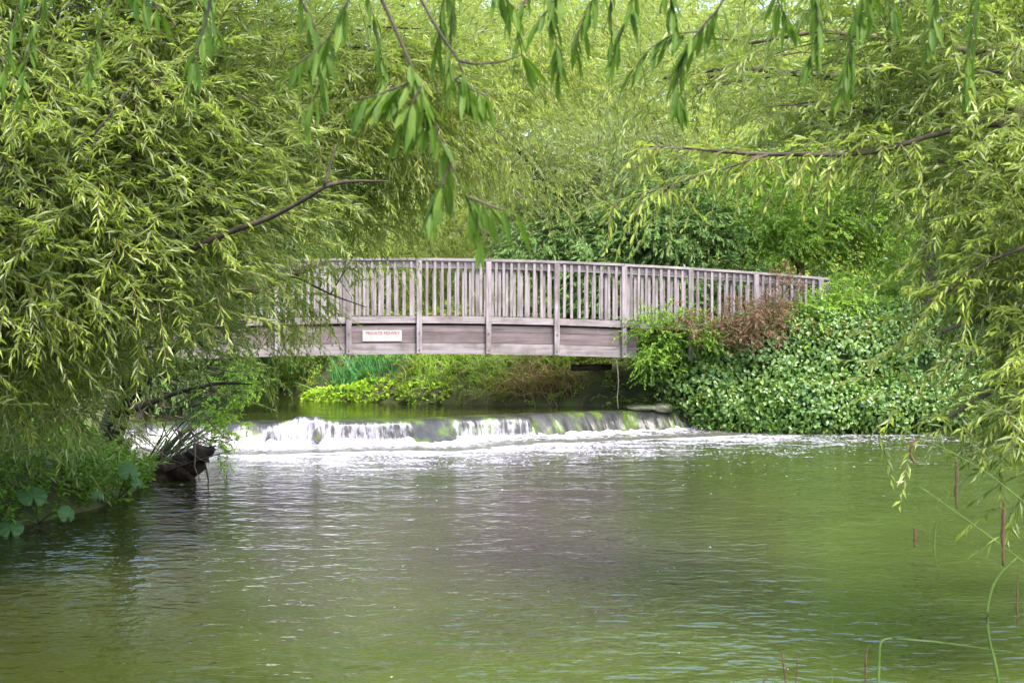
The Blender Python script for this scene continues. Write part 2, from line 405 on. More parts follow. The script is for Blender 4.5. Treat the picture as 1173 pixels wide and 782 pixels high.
for j, v in enumerate(V):
    d_s = -.38 + v * (.38 + fo); t = np.clip((d_s + .06) / (fo + .06), 0, 1)
    z_s = .402 - .42 * (t * t * (3 - 2 * t))
    d_c = np.where(v < .45, -.38 + (v / .45) * .55, .17 + .16 * np.sqrt(np.clip((v - .45) / .55, 0, 1)))
    z_c = np.where(v < .45, .402 - .02 * (v / .45) ** 2, .382 - .40 * (np.clip((v - .45) / .55, 0, 1)))
    d = d_c * curtain + d_s * (1 - curtain); zz = z_c * curtain + z_s * (1 - curtain)
    st = (fbm(U * 5, U * 0 + v * 1.5, 31) - .5) * .10 + (fbm(U * 16, U * 0 + v * 1.2, 32) - .5) * .05
    amt = np.clip((v - .3) / .3, 0, 1)
    d = d + st * amt; zz = zz + (fbm(U * 2.2, U * 0 + v, 33) - .5) * .03 * np.clip(v / .35, 0, 1) * (1 - .5 * amt)
    bump = np.exp(-((upx - 352) / 24) ** 2) * (.05 + .13 * fbm(U * 6, U * 0 + v * 3, 35)) * np.clip(1 - abs(v - .45) / .4, 0, 1)
    rows.append(np.stack([U + NX * d, uy + NY * d, zz + bump], -1)); wv.append(white * np.clip((v - .32) / .2, 0, 1) ** .7 + np.clip((v - .8) * 2.2, 0, .5) * (white > .3)); uvs.append(np.stack([U, np.full(len(U), v)], -1))
n = len(U); i = np.arange(n * len(V)).reshape(len(V), n)
q = np.stack([i[:-1, :-1], i[1:, :-1], i[1:, 1:], i[:-1, 1:]], -1).reshape(-1, 4)
b = MB(); b.add(np.concatenate(rows), [q])
m, nt = newmat('falling_water')
ua = nd(nt, 'ShaderNodeAttribute', attribute_name='along'); va = nd(nt, 'ShaderNodeAttribute', attribute_name='down'); wa = nd(nt, 'ShaderNodeAttribute', attribute_name='white')
cb = nd(nt, 'ShaderNodeCombineXYZ'); L(nt, ua.outputs['Fac'], cb.inputs[0]); L(nt, va.outputs['Fac'], cb.inputs[1])
s1 = noise(nt, mapping(nt, cb.outputs[0], (17, 2.2, 1)), 1, 5, .68)
s2 = noise(nt, mapping(nt, cb.outputs[0], (3, 2.0, 1), (5, 3, 0)), 1, 4, .6)
base = ramp(nt, s2, [(.35, (.020, .022, .022)), (.5, (.035, .036, .034)), (.62, (.06, .10, .012)), (.75, (.03, .034, .028))])
w = mth(nt, 'MULTIPLY', mth(nt, 'ADD', mth(nt, 'SUBTRACT', mth(nt, 'ADD', mth(nt, 'MULTIPLY', s1, .62), mth(nt, 'MULTIPLY', s2, .38)), .80), mth(nt, 'MULTIPLY', wa.outputs['Fac'], .50)), 4.5, True)
pg = nd(nt, 'ShaderNodeBsdfPrincipled'); L(nt, base, pg.inputs['Base Color']); pg.inputs['Roughness'].default_value = .12; pg.inputs['IOR'].default_value = 1.36
bp = nd(nt, 'ShaderNodeBump'); bp.inputs['Strength'].default_value = .6; bp.inputs['Distance'].default_value = .03; L(nt, s1, bp.inputs['Height']); L(nt, bp.outputs[0], pg.inputs['Normal'])
pw = nd(nt, 'ShaderNodeBsdfPrincipled'); pw.inputs['Base Color'].default_value = (.34, .32, .40, 1); pw.inputs['Roughness'].default_value = .4; L(nt, bp.outputs[0], pw.inputs['Normal'])
mx = nd(nt, 'ShaderNodeMixShader'); L(nt, w, mx.inputs[0]); L(nt, pg.outputs[0], mx.inputs[1]); L(nt, pw.outputs[0], mx.inputs[2]); finish(nt, mx.outputs[0])
o = b.build('waterfall', m, smooth=True); tag(o, kind='structure')
uv = np.concatenate(uvs); float_attr(o, 'along', uv[:, 0]); float_attr(o, 'down', uv[:, 1]); float_attr(o, 'white', np.concatenate(wv))

b = MB()   # the concrete sill
prof = [(-.8, -.6), (-.8, .33), (-.3, .35), (.02, .34), (.08, .25), (.10, -.6)]
rows = np.stack([np.stack([U[::8] + NX[::8] * d, uy[::8] + NY[::8] * d, np.full(len(U[::8]), z_)], -1) for d, z_ in prof])
n = rows.shape[1]; i = np.arange(n * len(prof)).reshape(len(prof), n)
b.add(rows, [np.stack([i[:-1, :-1], i[1:, :-1], i[1:, 1:], i[:-1, 1:]], -1).reshape(-1, 4)])
tag(b.build('weir', M['slab']), 'low mossy concrete weir running across the river under the falling water', 'weir')

# ---- boiling white water along the foot
m, nt = newmat('white_water'); tc = nd(nt, 'ShaderNodeTexCoord'); fa = nd(nt, 'ShaderNodeAttribute', attribute_name='foam')
n1 = noise(nt, mapping(nt, tc.outputs['Object'], (7, 12, 7)), 1, 5, .65)
kf = mth(nt, 'MULTIPLY', mth(nt, 'ADD', mth(nt, 'SUBTRACT', n1, .9), fa.outputs['Fac']), 6, True)
pw = nd(nt, 'ShaderNodeBsdfPrincipled'); pw.inputs['Base Color'].default_value = (.37, .355, .42, 1); pw.inputs['Roughness'].default_value = .6
pg = nd(nt, 'ShaderNodeBsdfPrincipled'); pg.inputs['Base Color'].default_value = (.07, .075, .06, 1); pg.inputs['Roughness'].default_value = .1; pg.inputs['IOR'].default_value = 1.33
bp = nd(nt, 'ShaderNodeBump'); bp.inputs['Strength'].default_value = .7; bp.inputs['Distance'].default_value = .04; L(nt, n1, bp.inputs['Height'])
for p_ in (pw, pg): L(nt, bp.outputs[0], p_.inputs['Normal'])
mx = nd(nt, 'ShaderNodeMixShader'); L(nt, kf, mx.inputs[0]); L(nt, pg.outputs[0], mx.inputs[1]); L(nt, pw.outputs[0], mx.inputs[2]); finish(nt, mx.outputs[0])
T = np.linspace(-.16, 1.5, 44); rows = []; fv = []
for t in T:
    d = fo + t - .1 - .28 * curtain
    amp = np.exp(-np.clip(t, 0, 9) / .38) * (.35 + .65 * white)
    x_ = U + NX * d; y_ = uy + NY * d
    zz = .015 + amp * (.02 + .24 * (fbm(x_ * 4.5, y_ * 5, 41) - .28) + .14 * (fbm(x_ * 13, y_ * 13, 44) - .5)) - .05 * np.clip((t - .9) / .6, 0, 1)
    rows.append(np.stack([x_, y_, zz], -1)); fv.append((.35 + .55 * np.exp(-np.clip(t, 0, 9) / .6)) * np.interp(upx, [140, 270, 310, 800], [.5, .7, .85, .72]) * (1 - .5 * np.clip((t - .7) / .7, 0, 1)))
n = len(U); i = np.arange(n * len(T)).reshape(len(T), n)
q = np.stack([i[:-1, :-1], i[1:, :-1], i[1:, 1:], i[:-1, 1:]], -1).reshape(-1, 4)
b = MB(); b.add(np.concatenate(rows), [q])
o = b.build('foam', m, smooth=True); tag(o, kind='stuff'); float_attr(o, 'foam', np.concatenate(fv))

# ---- rocks in the weir
def blob(name, c, r, mat, seed, label, cat='rock', parent=None, group=None, sub=4, flat=1., amp=.35, rz=0, tilt=0):
    import bmesh
    bm = bmesh.new(); bmesh.ops.create_icosphere(bm, subdivisions=sub, radius=1)
    V = np.array([v.co[:] for v in bm.verts]); f = np.array([[v.index for v in x.verts] for x in bm.faces]); bm.free()
    nn = fbm(V[:, 0] * 1.4 + V[:, 2] * .9 + 10, V[:, 1] * 1.4 - V[:, 2] * .7 + 10, seed, 4)
    V = V * (1 + amp * (nn - .5) * 2)[:, None]
    V = np.sign(V) * np.abs(V) ** .85 * np.array(r)
    ca, sa = math.cos(tilt), math.sin(tilt)
    V = V @ np.array([[ca, 0, -sa], [0, 1, 0], [sa, 0, ca]])
    b = MB(); b.add(V, [f])
    o = b.build(name, mat, smooth=True); o.location = tuple(float(x) for x in c); o.rotation_euler = (0, 0, rz)
    return tag(o, label, cat, group)
blob('rock', at(364, 499, 24.9), (.075, .06, .12), M['rock'], 3, 'dark wet boulder with white water pouring around it on the weir')
blob('rock', at(735, 467, 28.15), (.30, .2, .06), M['slab'], 12, 'flat mossy stone at the top of the weir under the hanging rope', amp=.25)
blob('rock', at(758, 467, 28.2), (.22, .2, .10), M['rock'], 14, 'small brown stone at the right end of the weir crest', amp=.25)

# ------------------------------------------------------------------ footbridge
BO = np.array([(479.7 - 586.5) / F * 27.3, 27.3, 0.]); BTH = R(9); BAY = 1.285
bridge = empty('footbridge', (BO[0], BO[1], 0), 'long weathered grey timber footbridge with slatted railings crossing above the weir', 'footbridge', rz=BTH)
def arc(s): return -.0049 * np.asarray(s, float) ** 2 - .004 * np.asarray(s, float) * (np.asarray(s) > 0)
Z_RAIL = 2.3 + 59.5 / F * 27.3; Z_DECK = 2.3 - 8.5 / F * 27.3
def bpart(name, b, mat, loc=(0, 0, 0), parent=None):
    me = b.mesh(name, mat); o = bpy.data.objects.new(name, me); COL.objects.link(o); o.parent = parent or bridge; o.location = loc; return o
def bcopy(src, loc):
    o = src.copy(); COL.objects.link(o); o.parent = src.parent; o.location = loc; return o
S0, S1 = -3.9 * BAY, 6.14 * BAY
def sweep(s0, s1, y0, y1, z0, z1, step=.32, jit=0.):
    ss = np.linspace(s0, s1, max(2, int((s1 - s0) / step) + 1)); a = arc(ss) + jit; b = MB(); n = len(ss)
    V = np.concatenate([np.stack([ss, np.full(n, y), a + z], -1) for y, z in ((y0, z0), (y1, z0), (y1, z1), (y0, z1))])
    i = np.arange(4 * n).reshape(4, n); q = []
    for c in range(4):
        c2 = (c + 1) % 4
        q.append(np.stack([i[c, :-1], i[c2, :-1], i[c2, 1:], i[c, 1:]], -1))
    q = np.concatenate(q); b.add(V, [q, np.array([(i[3, 0], i[2, 0], i[1, 0], i[0, 0]), (i[0, -1], i[1, -1], i[2, -1], i[3, -1])])])
    return b
W = 1.35
# boards, one per two bays so joints show
def boards(name, y0, y1, z0, z1, mat, span=2, off=0, s0=S0, s1=S1):
    s = s0; k = 0
    cuts = [s0] + [x for x in np.arange(math.ceil(s0 / BAY) + off, 9, span) * BAY if s0 + .3 < x < s1 - .3] + [s1]
    for a, c in zip(cuts[:-1], cuts[1:]):
        bpart(name, sweep(a + .004, c - .004, y0, y1, z0, z1, jit=random.uniform(-.003, .003)), mat)
for yo in (0, W):
    boards('handrail', yo - .075, yo + .085, Z_RAIL - .045, Z_RAIL, M['board'], 3)
    boards('top_rail', yo - .02, yo + .03, Z_RAIL - .145, Z_RAIL - .049, M['board'], 3)
    boards('kerb_board', yo - .055, yo + .03, Z_DECK - .10, Z_DECK + .02, M['board'], 3)
S2 = 3.2 * BAY
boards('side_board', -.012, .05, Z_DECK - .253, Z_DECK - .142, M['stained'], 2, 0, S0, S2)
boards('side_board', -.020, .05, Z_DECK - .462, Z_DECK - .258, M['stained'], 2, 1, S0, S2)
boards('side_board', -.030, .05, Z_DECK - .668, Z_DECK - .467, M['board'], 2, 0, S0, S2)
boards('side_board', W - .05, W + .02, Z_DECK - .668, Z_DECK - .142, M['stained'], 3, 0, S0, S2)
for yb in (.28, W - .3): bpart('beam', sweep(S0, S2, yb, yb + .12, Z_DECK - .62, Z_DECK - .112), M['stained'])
bpart('deck', sweep(S0, S1, .06, W - .06, Z_DECK - .10, Z_DECK - .03), M['board'])
pb = MB(); pb.box((0, 0, 0), (.10, .075, 1.70), .008)
bb = MB(); bb.tube([(0, -.05, 0), (0, -.034, 0)], [.017, .017], 8)
proto = None; bproto = None
for k in range(-3, 7):
    for yo, sg in ((-.072, 1), (W + .085, -1)):
        s = k * BAY if k < 6 else 6 * BAY
        zc = Z_RAIL - .055 - .85 + float(arc(s))
        if proto is None: proto = bpart('post', pb, M['upright'], (s, yo, zc)); p = proto
        else: p = bcopy(proto, (s, yo, zc))
        if sg == 1 and k < 4:
            for zz in (-.47, -.78):
                if bproto is None: bproto = bpart('bolt', bb, M['bolt'], (0, -.0, zz), p)
                else:
                    q_ = bproto.copy(); COL.objects.link(q_); q_.parent = p; q_.location = (0, 0, zz)
vb = MB(); vb.box((0, 0, 0), (.052, .03, 1.0), .006)
vproto = None; near_n = 0; far_list = []
for yo in (-.006 - .034, W + .05):
    for k in range(-4, 7):
        for j in range(1, 9):
            s = (k + j / 9) * BAY + random.uniform(-.006, .006)
            if not (S0 < s < S1): continue
            zc = Z_RAIL - .06 - .5 + float(arc(s)) + random.uniform(-.004, .004)
            zc += 0 if yo < 1 else .0
            if yo > 1 and near_n >= 99:
                far_list.append((s, yo, zc)); continue
            near_n += 1
            if vproto is None: vproto = bpart('baluster', vb, M['upright'], (s, yo, zc)); v = vproto
            else: v = bcopy(vproto, (s, yo, zc))
            v.rotation_euler = (random.uniform(-.006, .006), random.uniform(-.008, .008), 0)
b = MB()
for s, yo, zc in far_list: b.box((s, yo, zc), (.052, .03, 1.0), 0)
if far_list:
    o = bpart('baluster', b, M['upright']); o['kind'] = 'stuff'
# abutments
b = MB(); b.box((S2 + 1.0, W / 2 + .55, .85), (.7, W + .3, 1.6), .02); bpart('abutment', b, M['darkbark'])
b = MB(); b.box((-4.1 * BAY, W / 2, .8), (.6, W + .5, 1.5), .02); bpart('abutment', b, M['darkbark'])

# sign
sx = (438 - 479.7) / 62.3
sign = empty('notice_board', (BO[0] + sx * math.cos(BTH), BO[1] + sx * math.sin(BTH) - .036, Z_DECK - .335), 'small white notice board with red lettering fixed to the side of the footbridge', 'sign', rz=BTH)
b = MB(); b.box((0, 0, 0), (.72, .012, .205), .004)
o = bpy.data.objects.new('panel', b.mesh('panel', M['white'])); COL.objects.link(o); o.parent = sign
cu = bpy.data.curves.new('lettering', 'FONT'); cu.body = 'PRIVATE FISHERY'; cu.size = .082; cu.align_x = 'CENTER'; cu.align_y = 'CENTER'; cu.extrude = .001; cu.offset = .0018
to = bpy.data.objects.new('lettering', cu); COL.objects.link(to)
dg = bpy.context.evaluated_depsgraph_get(); me = bpy.data.meshes.new_from_object(to.evaluated_get(dg)); bpy.data.objects.remove(to)
me.materials.clear(); me.materials.append(M['redtext'])
o = bpy.data.objects.new('lettering', me); COL.objects.link(o); o.parent = sign; o.rotation_euler = (R(90), 0, 0); o.location = (.01, -.0075, .045)
b = MB()      # two lines too worn to read
for zz, x0, x1 in ((-.015, -.22, .25), (-.055, -.16, .14)):
    x = x0
    while x < x1:
        w_ = random.uniform(.015, .05); b.box((x + w_ / 2, -.0072, zz), (w_, .002, .016 + random.uniform(-.004, .002)), 0); x += w_ + random.uniform(.008, .02)
o = bpy.data.objects.new('faded_lettering', b.mesh('faded_lettering', M['greytext'])); COL.objects.link(o); o.parent = sign

# rope hanging from the bridge end
b = MB(); b.tube([at(706, 412, 27.75), at(708, 425, 27.75), at(708.5, 440, 27.74), at(707, 455, 27.74), at(708, 468, 27.74)], [.010, .014, .009, .010, .014], 6, rough=.5)
tag(b.build('rope', M['rope'], smooth=True), 'frayed grey rope hanging from the end of the footbridge to the stones', 'rope')
b = MB(); b.tube([at(655, 421, 28.9), at(700, 420, 29.2)], [.06, .06], 8, rough=.2)
tag(b.build('pole', M['darkbark'], smooth=True), 'dark timber pole lying across the bank below the footbridge', 'pole')

# ------------------------------------------------------------------ foliage tools
def rv(n): return unit(rng.normal(size=(n, 3)))
UPV = np.array([0, 0, 1.])
def add_leaves(b, P, D, N, LL, LW, mi=0, detail=False, curl=.12, prof=(.75, .85)):
    n = len(P)
    D = unit(D); S = unit(np.cross(D, N)); N = np.cross(S, D)
    LL = np.broadcast_to(LL, n)[:, None]; LW = np.broadcast_to(LW, n)[:, None]
    c = curl * LL * rng.uniform(.2, 1.8, (n, 1))
    if not detail:
        v = np.stack([P, P + D * LL * .42 - S * LW / 2 + N * LW * .12, P + D * LL - N * c, P + D * LL * .42 + S * LW / 2 + N * LW * .12], 1)
        i = np.arange(n)[:, None] * 4
        b.add(v.reshape(-1, 3), [i + np.array([[0, 3, 2]]), i + np.array([[0, 2, 1]])], mi)
    else:
        m1 = P + D * LL * .3 - N * c * .09; m2 = P + D * LL * .65 - N * c * .42; t = P + D * LL - N * c
        l1 = m1 - S * LW / 2 * prof[0] + N * LW * .10; r1 = m1 + S * LW / 2 * prof[0] + N * LW * .10
        l2 = m2 - S * LW / 2 * prof[1] + N * LW * .08; r2 = m2 + S * LW / 2 * prof[1] + N * LW * .08
        v = np.stack([P, l1, m1, r1, l2, m2, r2, t], 1); i = np.arange(n)[:, None] * 8
        b.add(v.reshape(-1, 3), [i + np.array([[0, 3, 2]]), i + np.array([[0, 2, 1]]), i + np.array([[6, 7, 5]]), i + np.array([[5, 7, 4]]),
                                 i + np.array([[3, 6, 5, 2]]), i + np.array([[2, 5, 4, 1]])], mi)

def add_sprays(b, S, D, TL, m, droop, LL, LW, spread=.75, mi=0, tmi=1, twig=.004, detail=False, hang=.35, curl=.15):
    n = len(S); TL = np.broadcast_to(TL, n)
    t = np.clip(np.linspace(.1, 1, m)[None] + rng.normal(0, .02, (n, m)), 0.05, 1.02)
    tl = TL[:, None, None]
    pos = S[:, None] + D[:, None] * tl * t[..., None] - UPV * (droop * tl * (t ** 2)[..., None])
    tan = unit(D[:, None] - UPV * (2 * droop * t)[..., None])
    side = unit(np.cross(tan, UPV + rng.normal(0, .35, (n, m, 3))))
    sg = np.where(np.arange(m) % 2 == 0, 1., -1.)[None, :, None]
    a = spread * (1.1 - .6 * t)[..., None] * rng.uniform(.6, 1.3, (n, m, 1))
    ld = unit(tan * np.cos(a) + side * sg * np.sin(a) - UPV * hang * rng.uniform(.2, 1.2, (n, m, 1)) + rng.normal(0, .16, (n, m, 3)))
    nr = unit(UPV + tan * .2 + rng.normal(0, .45, (n, m, 3)))
    ll = LL * rng.uniform(.6, 1.2, (n, m)) * (1 - .35 * t ** 3); lw = LW * rng.uniform(.75, 1.2, (n, m))
    add_leaves(b, pos.reshape(-1, 3), ld.reshape(-1, 3), nr.reshape(-1, 3), ll.ravel(), lw.ravel(), mi, detail, curl)
    if twig:
        tt = np.array([0, .35, .7, 1.]); K = 4
        c = S[:, None] + D[:, None] * tl * tt[None, :, None] - UPV * (droop * tl * (tt ** 2)[None, :, None])
        u = unit(np.cross(D, UPV + .01)); w = np.cross(u, D)
        ang = np.array([0, 2.094, 4.189]); r = twig * np.array([1, .8, .6, .25])
        off = (np.cos(ang)[None, :, None] * u[:, None] + np.sin(ang)[None, :, None] * w[:, None])
        v = c[:, :, None] + off[:, None] * r[None, :, None, None]
        f = []
        for i in range(K - 1):
            for j in range(3): f.append((i * 3 + j, i * 3 + (j + 1) % 3, i * 3 + 3 + (j + 1) % 3, i * 3 + 3 + j))
        b.add(v.reshape(-1, 3), [(np.arange(n)[:, None, None] * 12 + np.array(f)[None]).reshape(-1, 4)], tmi)

def ell(px, py, Y, rx, ry, rd): return at(px, py, Y), np.array([rx * Y / F, rd, ry * Y / F])

def add_cloud(b, c, r, nc, anchor, k=9, TL=.45, m=14, droop=.35, LL=.11, LW=.019, cs=.14, spread=.75, out=.6, fan=.55, hang=.35, lim=None, **kw):
    """clusters of sprays through an ellipsoid; returns the cluster centres"""
    d = rv(nc) * (rng.uniform(0, 1, (nc, 1)) ** .42)
    C = c + d * r
    if lim is not None: C = C[lim(C)]
    nc = len(C)
    if nc == 0: return C
    dr = unit((C - c) / r * out + unit(C - anchor) * .7 - UPV * .15 + rng.normal(0, .35, (nc, 3)))
    S = np.repeat(C, k, 0) + rng.normal(0, cs, (nc * k, 3))
    D = unit(np.repeat(dr, k, 0) + rng.normal(0, fan, (nc * k, 3)))
    add_sprays(b, S, D, TL * rng.uniform(.6, 1.25, nc * k), m, droop, LL, LW, spread, hang=hang, **kw)
    return C

def limb(p0, p1, sag=.0, lift=.3, n=9, wig=.05):
    t = np.linspace(0, 1, n)[:, None]; p0 = np.asarray(p0, float); p1 = np.asarray(p1, float)
    p = p0 + (p1 - p0) * t; l = np.linalg.norm(p1 - p0)
    p[:, 2] += (np.sin(t * math.pi) * lift * l)[:, 0] - sag * l * t[:, 0] ** 2
    p[1:-1] += rng.normal(0, wig * l / 3, (n - 2, 3)) * .5
    return p

def tree(name, base, label, cat, ells, leaf, twigmat='twig', height=5., tr=.2, lean=(0, 0), bark='bark', group=None, limbs=True, lr=.05, seconds=.2, crown='crown', sides=10, **kw):
    base = np.array([base[0], base[1], float(ground_z(np.array([base[0]]), np.array([base[1]]))[0]) - .05])
    root = empty(name, base, label, cat, group)
    top = base + np.array([lean[0], lean[1], height])
    b = MB(); tp = limb(base, top, lift=.02, n=10, wig=.03)
    b.tube(tp, [tr * 1.35, tr, tr * .85, tr * .55], sides, rough=.25, seed=int(base[0] * 10) + 50)
    cb = MB(); sec = []
    for e in ells:
        c, r = ell(*e[:6]); nc = e[6]; kk = dict(kw)
        if len(e) > 7: kk.update(e[7])
        C = add_cloud(cb, c, r, nc, top * .4 + base * .6, **kk)
        if limbs:
            a = tp[min(9, max(3, int(10 * np.clip((c[2] - base[2]) / height * .6, .2, .95))))]
            lb = limb(a, c, lift=.12, n=9); b.tube(lb, [lr * 1.6, lr, lr * .35], 7, rough=.2, seed=len(sec))
            if len(C) and seconds:
                for ci in C[rng.choice(len(C), max(1, int(len(C) * seconds)), replace=False)]:
                    sec.append((lb[rng.integers(4, 9)], ci))
    for a, ci in sec: b.tube(limb(a, ci, lift=.06, n=5, wig=.08), [lr * .32, lr * .1], 4, cap=False)
    b.build('trunk', M[bark], root, smooth=True)
    cb.build(crown, [M[leaf], M[twigmat]], root)
    return root

# ------------------------------------------------------------------ trees
# left bank willow
lw = tree('willow_tree', (-7.0, 15.6), 'large bushy willow leaning over the river from the left bank', 'tree',
    [(60, 80, 12.5, 170, 150, 1.6, 300), (190, 120, 13.5, 140, 130, 1.6, 250), (40, 250, 12.5, 140, 120, 1.3, 230), (160, 250, 13.5, 120, 100, 1.3, 190),
     (290, 70, 15, 110, 100, 1.6, 130), (270, 205, 15, 90, 70, 1.2, 90), (370, 150, 16.5, 90, 110, 1.3, 60), (440, 60, 16, 110, 90, 1.4, 60),
     (10, 370, 13.5, 95, 90, 1.0, 120), (90, 340, 15, 90, 60, 1.0, 80), (215, 340, 18, 65, 50, 1.0, 60), (240, 400, 19.5, 36, 30, .8, 12), (40, 430, 16, 80, 55, .8, 60),
     (270, 305, 19, 45, 36, .9, 26), (300, 250, 20, 50, 45, .9, 30),
     (-120, 150, 12.5, 150, 250, 1.6, 190), (-230, 330, 11, 150, 200, 1.4, 150), (120, -110, 13, 330, 110, 1.6, 200), (-150, -250, 11, 300, 150, 1.6, 140)],
    'willow', height=5.2, tr=.3, lean=(.5, .6), bark='darkbark', lr=.06, k=7, TL=.52, m=15, LL=.135, LW=.0185, droop=.06, hang=.0, fan=.9, spread=.75, cs=.26, twig=.0035)
def part_branch(root, pts, rad, mat='darkbark', sides=8):
    b = MB(); pts = np.array(pts); t = np.linspace(0, 1, len(pts)); tt = np.linspace(0, 1, len(pts) * 3)
    P = np.stack([np.interp(tt, t, pts[:, i]) for i in range(3)], -1)
    P[1:-1] = (P[:-2] + 2 * P[1:-1] + P[2:]) / 4
    b.tube(P, rad, sides, rough=.2); return b.build('branch', M[mat], root, smooth=True)
part_branch(lw, [at(150, 320, 12.9), at(250, 270, 12.6), at(310, 250, 12.4), at(350, 228, 12.2), at(374, 212, 12.1), at(405, 207, 12.0), at(445, 208, 11.9)], [.03, .021, .018, .006])
b = MB(); b.tube(np.array([at(112, 535, 20.3), at(128, 490, 20), at(140, 450, 19.7), at(128, 390, 19), at(90, 320, 18), at(40, 240, 17)]), [.24, .19, .17, .16, .14, .1], 14, rough=.6, seed=71)
b.build('trunk', M['darkbark'], lw, smooth=True)
part_branch(lw, [at(150, 455, 19.6), at(185, 410, 19.4), at(230, 375, 19.2), at(270, 350, 19)], [.10, .07, .05, .02])
part_branch(lw, [at(150, 470, 19.6), at(200, 450, 19.4), at(250, 438, 19.2), at(290, 440, 19)], [.05, .03, .02, .008])
part_branch(lw, [at(372, 213, 12.1), at(378, 190, 12.1), at(385, 165, 12.1)], [.014, .008])
part_branch(lw, [at(90, 400, 16.5), at(180, 365, 17.5), at(225, 347, 18), at(280, 335, 18.3), at(330, 316, 18.6), at(372, 300, 18.8)], [.10, .085, .07, .03], 'bark')
part_branch(lw, [at(20, 240, 11.6), at(75, 190, 11.5), at(120, 140, 11.4), at(150, 100, 11.4)], [.018, .012, .006])
part_branch(lw, [at(230, 290, 17), at(330, 312, 18), at(380, 338, 18.5), at(420, 352, 18.5)], [.02, .014, .005])
part_branch(lw, [at(378, 338, 18.5), at(392, 315, 18.5), at(410, 285, 18.5)], [.01, .005])
# wispy twigs hanging before the left end of the bridge
b = MB()
for (x, y, Y_, rx, ry, n_) in ((345, 330, 18.6, 50, 40, 11), (410, 300, 18.5, 50, 22, 6), (325, 380, 19, 35, 35, 8), (400, 235, 17.5, 80, 45, 26), (470, 180, 17, 90, 60, 40), (540, 110, 16.5, 110, 80, 62), (430, 100, 15.5, 100, 90, 60), (650, 50, 17, 100, 60, 40), (620, 190, 18, 60, 40, 10)):
    c, r = ell(x, y, Y_, rx, ry, .6); add_cloud(b, c, r, n_, c + np.array([-3, 0, .5]), k=6, TL=.4, m=13, droop=.35, LL=.11, LW=.02)
b.build('crown', [M['willow_mid'], M['twig']], lw)

# trees behind the bridge
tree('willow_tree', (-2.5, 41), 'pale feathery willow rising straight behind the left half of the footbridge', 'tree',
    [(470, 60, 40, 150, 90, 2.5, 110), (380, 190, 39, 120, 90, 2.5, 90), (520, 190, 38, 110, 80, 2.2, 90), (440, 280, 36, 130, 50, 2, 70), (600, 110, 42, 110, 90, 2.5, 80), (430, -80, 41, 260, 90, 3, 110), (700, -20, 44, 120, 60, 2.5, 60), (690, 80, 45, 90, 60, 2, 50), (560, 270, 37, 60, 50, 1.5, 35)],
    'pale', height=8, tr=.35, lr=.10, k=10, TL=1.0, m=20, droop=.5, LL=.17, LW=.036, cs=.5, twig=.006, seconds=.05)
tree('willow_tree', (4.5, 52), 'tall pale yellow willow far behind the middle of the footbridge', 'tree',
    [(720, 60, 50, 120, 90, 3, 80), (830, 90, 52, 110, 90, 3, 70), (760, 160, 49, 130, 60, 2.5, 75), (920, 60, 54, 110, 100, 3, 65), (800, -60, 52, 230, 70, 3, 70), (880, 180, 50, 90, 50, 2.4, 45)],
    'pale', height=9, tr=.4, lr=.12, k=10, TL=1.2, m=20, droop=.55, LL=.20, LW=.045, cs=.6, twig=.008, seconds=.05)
gt = tree('willow_tree', (2.9, 34), 'grey green willow with a dark leaning trunk behind the footbridge', 'tree',
    [(620, 210, 33.5, 80, 60, 1.3, 55), (700, 190, 34.5, 90, 50, 1.3, 60), (640, 275, 34, 70, 40, 1.2, 40), (560, 150, 33, 80, 70, 1.3, 40)],
    'grey', height=3.2, tr=.16, lean=(-2.4, .3), bark='darkbark', lr=.06, k=9, TL=.7, m=15, droop=.35, LL=.14, LW=.028, cs=.28, twig=.006)
part_branch(gt, [at(740, 400, 33.4), at(690, 330, 33.2), at(662, 298, 33), at(640, 268, 32.9), at(612, 240, 32.8), at(590, 218, 32.8)], [.07, .06, .05, .02], 'bark')
tree('shrub', (3.6, 33), 'dense dark green shrub behind the middle of the bridge handrail', 'shrub',
    [(700, 335, 31.5, 70, 26, .5, 40), (800, 335, 31.5, 70, 26, .5, 40), (890, 338, 31.5, 60, 26, .5, 36), (625, 288, 32.5, 60, 24, .6, 40), (670, 262, 33, 40, 26, .7, 26), (745, 265, 32, 50, 40, 1., 60), (800, 270, 32.5, 50, 40, 1., 55), (700, 290, 32, 50, 30, .8, 40), (770, 225, 33, 60, 30, .9, 35)],
    'dark', height=2., tr=.1, bark='darkbark', lr=.04, k=9, TL=.45, m=13, droop=.3, LL=.15, LW=.045, cs=.2)
tree('shrub', (6.6, 34), 'mid green shrub between the dark shrub and the right end of the bridge', 'shrub',
    [(870, 270, 33, 70, 50, 1.1, 70), (930, 250, 34, 70, 60, 1.1, 75), (860, 215, 35, 80, 40, 1.1, 60), (1000, 240, 34, 70, 70, 1.2, 80), (960, 190, 36, 90, 40, 1.2, 60)],
    'nettle', height=2.4, tr=.1, lr=.04, k=9, TL=.5, m=13, droop=.3, LL=.13, LW=.045, cs=.22)
tree('shrub', (-8.3, 31), 'dark leafy bush at the left end of the footbridge', 'shrub',
    [(250, 330, 30, 90, 90, 1.2, 90), (190, 400, 27.5, 80, 50, 1, 70), (300, 390, 32, 40, 50, 1, 35), (330, 300, 33, 60, 60, 1.2, 50), (300, 250, 32, 90, 70, 1.2, 70)],
    'dark', height=2.5, tr=.14, bark='darkbark', lr=.05, k=9, TL=.5, m=13, droop=.35, LL=.13, LW=.04, cs=.22)
